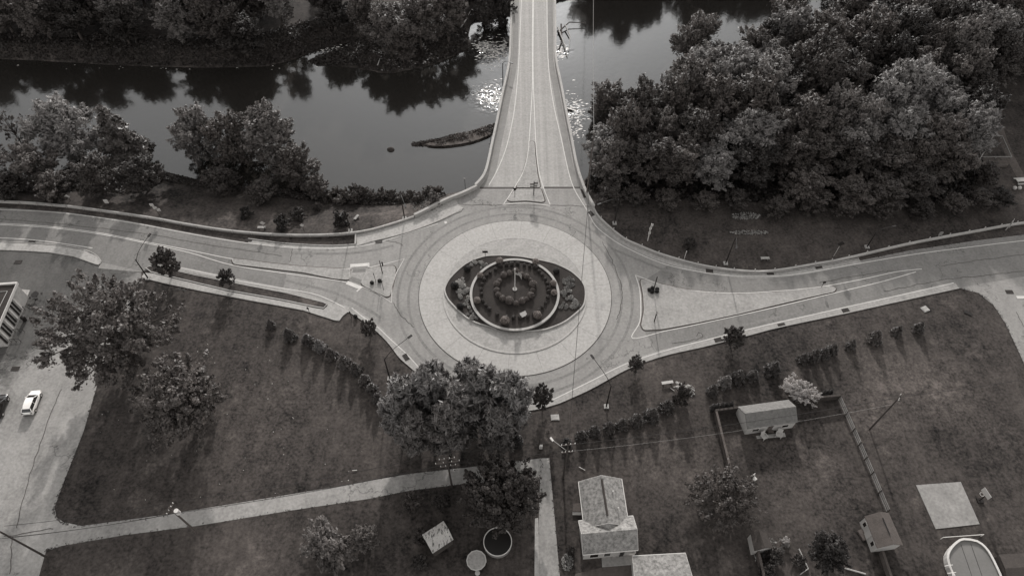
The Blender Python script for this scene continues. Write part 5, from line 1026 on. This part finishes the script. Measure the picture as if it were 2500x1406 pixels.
for a in ((1195, 122, 16, 12, 420, .4), (1178, 112, 10, 5, 160, .4), (1232, 118, 5, 12, 130, .35), (1205, 165, 18, 10, 50, .3), (1200, 235, 20, 16, 260, .3), (1212, 248, 12, 8, 160, .3), (1400, 270, 18, 22, 300, .32), (1372, 125, 8, 12, 160, .35), (1400, 310, 12, 20, 160, .3), (790, 118, 28, 5, 160, .3), (420, 162, 200, 4, 60, .25), (985, 95, 8, 6, 40, .3)): riffle(*a)
def log(P, r_, label, z=None, m=M_wood):
    pts = [g(px, py, zz) for px, py, zz in P]; c = pts[0]; T(MB().tube([q - c for q in pts], [r_ * (1 - .6 * i / (len(pts) - 1)) for i in range(len(pts))], 7).build('driftwood', m), label, 'driftwood', 'driftwood by the bridge').location = c
log([(1362, 80, -3.6), (1390, 55, -3.0), (1430, 57, -3.2)], .2, 'long curved pale branch reaching right from the debris at the bridge'); log([(1362, 68, -3.5), (1378, 110, -3.4), (1385, 140, -3.8)], .25, 'pale log hanging down the debris pile at the bridge', m=M_sign); log([(1370, 60, -3.2), (1372, 100, -3.6), (1362, 125, -3.8)], .22, 'dark log lying along the bridge pier'); log([(1380, 62, -3.1), (1392, 90, -3.5), (1388, 125, -3.8)], .2, 'thin leaning log at the right of the debris pile', m=M_sign)
log([(1120, 75, -3), (1140, 45, -1), (1148, 28, 1)], .22, 'pale bare trunk leaning out at the tip of the river point', m=M_sign); log([(922, 160, -3.6), (926, 148, -3), (928, 143, -2)], .14, 'short pale branch on the shore of the river point', m=M_sign); log([(1380, 268, -3.9), (1398, 270, -3.8)], .3, 'dark log in the riffle right of the bridge', m=M_woodd)
# clearing on the right: fenced bed, pad, path
S(MB().ribbon(sm([(2400, 270), (2432, 300), (2452, 350), (2480, 410), (2520, 480)], 0, 6), 1.8, .03).build('path', M_parkd)); S(MB().slab(gs([(2396, 386), (2468, 384), (2458, 408), (2400, 411)]), 0, .4).build('patio', M_parkd))
P = gs([(2382, 332), (2447, 332), (2470, 383), (2396, 383)], .9); e = empty('yard_fence', (P[0].x, P[0].y, 0), 0, 'pale rectangular rail enclosure in the clearing right of the woods', 'fence'); l = Vector(e.location); MB().sweep(P, .14, .8, .95, closed=True).build('rail', M_signg, e, loc=l)
for q in P + [(P[0] + P[1]) / 2, (P[1] + P[2]) / 2, (P[2] + P[3]) / 2]: MB().box((q.x, q.y, .4), (.14, .14, .9)).build('post', M_signg, e, loc=l)
p = g(2492, 446); e = empty('picnic_table', p, .1, 'white picnic table in the clearing at the right edge', 'table'); MB().box((0, 0, .75), (2.6, .8, .08)).build('tabletop', M_sign, e)
for s in (-1, 1): MB().box((0, s * .8, .45), (2.6, .3, .07)).build('bench', M_sign, e); MB().box((s * .9, 0, .38), (.12, 1.7, .1)).build('leg', M_sign, e)
for i, x in enumerate((2475, 2487)): p = g(x, 462); o = T(MB().dome((0, 0, .35), .4).tube([(0, 0, 0), (0, 0, .2)], .2, 8).build('garden_stone', M_sign, smooth=True), 'rounded white stone below the picnic table, %s one' % ('left', 'right')[i], 'stone'); o.location = p
# garden structure right bottom
e = empty('garden_shed', g(2480, 1385), 0, 'dark low storage shed at the bottom right corner beside the oval pool', 'shed'); cc = [g(2440, 1352, 1.6), g(2500, 1349, 1.6), g(2530, 1420, 1.6), g(2462, 1425, 1.6)]; gable(e, cc, 1.5, 1.9, wm=M_woodd, rm=M_woodd, inset=.1, trim=False)
bench(2462, 1368, 1.9, 'small grey bench in front of the dark low shed', 1.4, M_wood)
for pts, l in ((((1413, 1140), (1428, 1148)), 'thin white rod lying in the grass above the house'), (((1636, 948), (1646, 955)), 'short white pipe by the stone bench'), (((860, 1149), (872, 1148)), 'small white scrap on the left lawn above the alley')):
    a_, b_ = g(*pts[0]), g(*pts[1]); T(MB().tube([a_ + Vector((0, 0, .15)), b_ + Vector((0, 0, .15))], .05, 6).build('white_pipe', M_trim), l, 'pipe')
r = np.random.RandomState(9); C = []
for P in ([(240, 930), (205, 1050), (158, 1170), (133, 1238), (138, 1260), (155, 1274), (200, 1283), (400, 1256), (600, 1224), (800, 1191), (1000, 1156), (1145, 1140)], [(112, 1345), (150, 1332), (300, 1306), (480, 1283), (700, 1247), (900, 1217), (1000, 1197), (1130, 1181)], [(2342, 704), (2390, 717), (2425, 746), (2455, 791), (2490, 866), (2520, 930)],
          [(1322, 1120), (1316, 1250), (1304, 1400)], [(1341, 1120), (1352, 1240), (1368, 1400)], [(0, 500), (300, 526), (560, 575), (606, 586)], [(2100, 636), (2380, 587), (2500, 572)]):
    Q = catmull(gs(P), 24)
    for q in Q:
        n_g = r.randint(0, 5); o_ = r.normal(size=2) * .1
        for k in range(n_g): C.append((q.x + o_[0] + r.normal() * .1, q.y + o_[1] + r.normal() * .1, .03 + r.uniform(0, .05)))
C = np.array(C); o = link('edge_weeds', leafmesh('edge_weeds', C, r.normal(size=(len(C), 3)) * .5 + np.array([0, 0, 1]), .13, 1.4, r, M_leaf)); o.color = (.55, .55, .55, 1); o['kind'] = 'stuff'
# litter dots in lawn (dandelion heads)
r = np.random.RandomState(3); C = []
for k in range(60): p = g(r.uniform(230, 900), r.uniform(820, 1240)); C.append((p.x, p.y, .1))
o = link('wildflowers', leafmesh('wildflowers', np.array(C), np.tile([0, 0, 1.0], (60, 1)), .11, 1.1, r, M_trim)); o['kind'] = 'stuff'
# ---------------------------------------------------------------- cars
def car(px0, px1, paint, label, L=4.35, W=1.82):
    a, b = g(px0[0], px0[1]), g(px1[0], px1[1]); c = (a + b) / 2; d = a - b; e = empty('parked_car', (c.x, c.y, .015), math.atan2(d.y, d.x), label, 'car', 'cars in the parking lot')
    # body: loft of cross-sections along x (front = +x)
    st = [(-L / 2, .80, .45, .62), (-L / 2 + .12, .93, .32, .92), (-1.5, .98, .27, 1.0), (-.6, 1.0, .26, .98), (.5, 1.0, .26, .96), (1.1, .99, .27, .92), (1.6, .96, .28, .84), (L / 2 - .18, .86, .33, .72), (L / 2, .66, .42, .58)]
    b_ = MB(); n = 12; vs = []
    for x, wf, zb, zt in st:
        hw = W / 2 * wf
        prof = [(-hw * .9, zb), (-hw, zb + .12), (-hw, (zb + zt) / 2), (-hw * .96, zt - .1), (-hw * .86, zt - .01), (-hw * .4, zt + .03), (hw * .4, zt + .03), (hw * .86, zt - .01), (hw * .96, zt - .1), (hw, (zb + zt) / 2), (hw, zb + .12), (hw * .9, zb)]
        vs += [(x, y, z) for y, z in prof]
    fs = [tuple(i * n + k for k in (j, j + 1)) + tuple((i + 1) * n + k for k in (j + 1, j)) for i in range(len(st) - 1) for j in range(n - 1)] + [tuple(range(n)), tuple((len(st) - 1) * n + k for k in range(n))[::-1]]
    b_.add(vs, fs).build('body', paint, e, smooth=True)
    # cabin
    cs = [(-1.95, .72, .95, .96), (-1.55, .70, .96, 1.38), (-.9, .70, .96, 1.5), (.1, .71, .96, 1.5), (.45, .71, .95, 1.42), (1.2, .74, .90, .93)]
    vs = []; m = 6
    for x, wf, zb, zt in cs:
        hb = W / 2 * .90; ht = W / 2 * wf; ht = hb - (hb - ht) * (zt - zb) / .54; vs += [(x, -hb, zb), (x, -ht, zt - .04), (x, -ht * .8, zt), (x, ht * .8, zt), (x, ht, zt - .04), (x, hb, zb)]
    gl = MB(); rf = MB()
    gl.add(vs, [tuple(i * m + k for k in (j, j + 1)) + tuple((i + 1) * m + k for k in (j + 1, j)) for i in range(len(cs) - 1) for j in range(m - 1)]).build('windows', M_glass, e)
    rp = []
    for x, wf, zb, zt in cs[1:5]: ht = W / 2 * wf + .012; rp += [(x, -ht, zt - .05), (x, -ht * .8, zt + .015), (x, ht * .8, zt + .015), (x, ht, zt - .05)]
    rf.add(rp, [(i * 4 + j, i * 4 + j + 1, (i + 1) * 4 + j + 1, (i + 1) * 4 + j) for i in range(3) for j in range(3)]).build('roof', paint, e, smooth=True)
    for s in (-1, 1):
        for x in (-1.35, 1.35):
            wh = MB().tube([(x, s * (W / 2 - .2), .33), (x, s * (W / 2 + .02), .33)], .34, 16).build('wheel', M_tyre, e); MB().tube([(x, s * (W / 2 - .0), .33), (x, s * (W / 2 + .035), .33)], .2, 12).build('rim', M_galv, wh)
        MB().dome((L / 2 - .22, s * .62, .66), (.2, .2, .08)).build('headlight', M_trim, e); MB().dome((-L / 2 + .09, s * .66, .82), (.1, .2, .1)).build('tail_light', M_metald, e); MB().dome((.75, s * (W / 2 + .08), .98), (.1, .13, .09)).build('mirror', paint, e)
    MB().box((-L / 2 + .02, 0, .45), (.12, W * .7, .14)).build('bumper', M_metald, e)
    # pillars
    pb = MB()
    for s in (-1, 1):
        pb.tube([(1.2, s * W / 2 * .88, .93), (.45, s * W / 2 * .71, 1.42)], .035, 5); pb.tube([(-1.9, s * W / 2 * .88, .97), (-1.5, s * W / 2 * .71, 1.38)], .06, 5); pb.tube([(-.45, s * W / 2 * .9, .97), (-.42, s * W / 2 * .72, 1.48)], .03, 5)
    pb.build('pillars', paint, e)
car((92, 961), (73, 1013), M_carw, 'white hatchback parked in the lot left of the lane'); car((13, 968), (-8, 1026), M_carb, 'black car parked at the left edge of the photo')
# fallen shadows come from the lights, save the shade painted into lot and road
print('objects', len(bpy.data.objects))
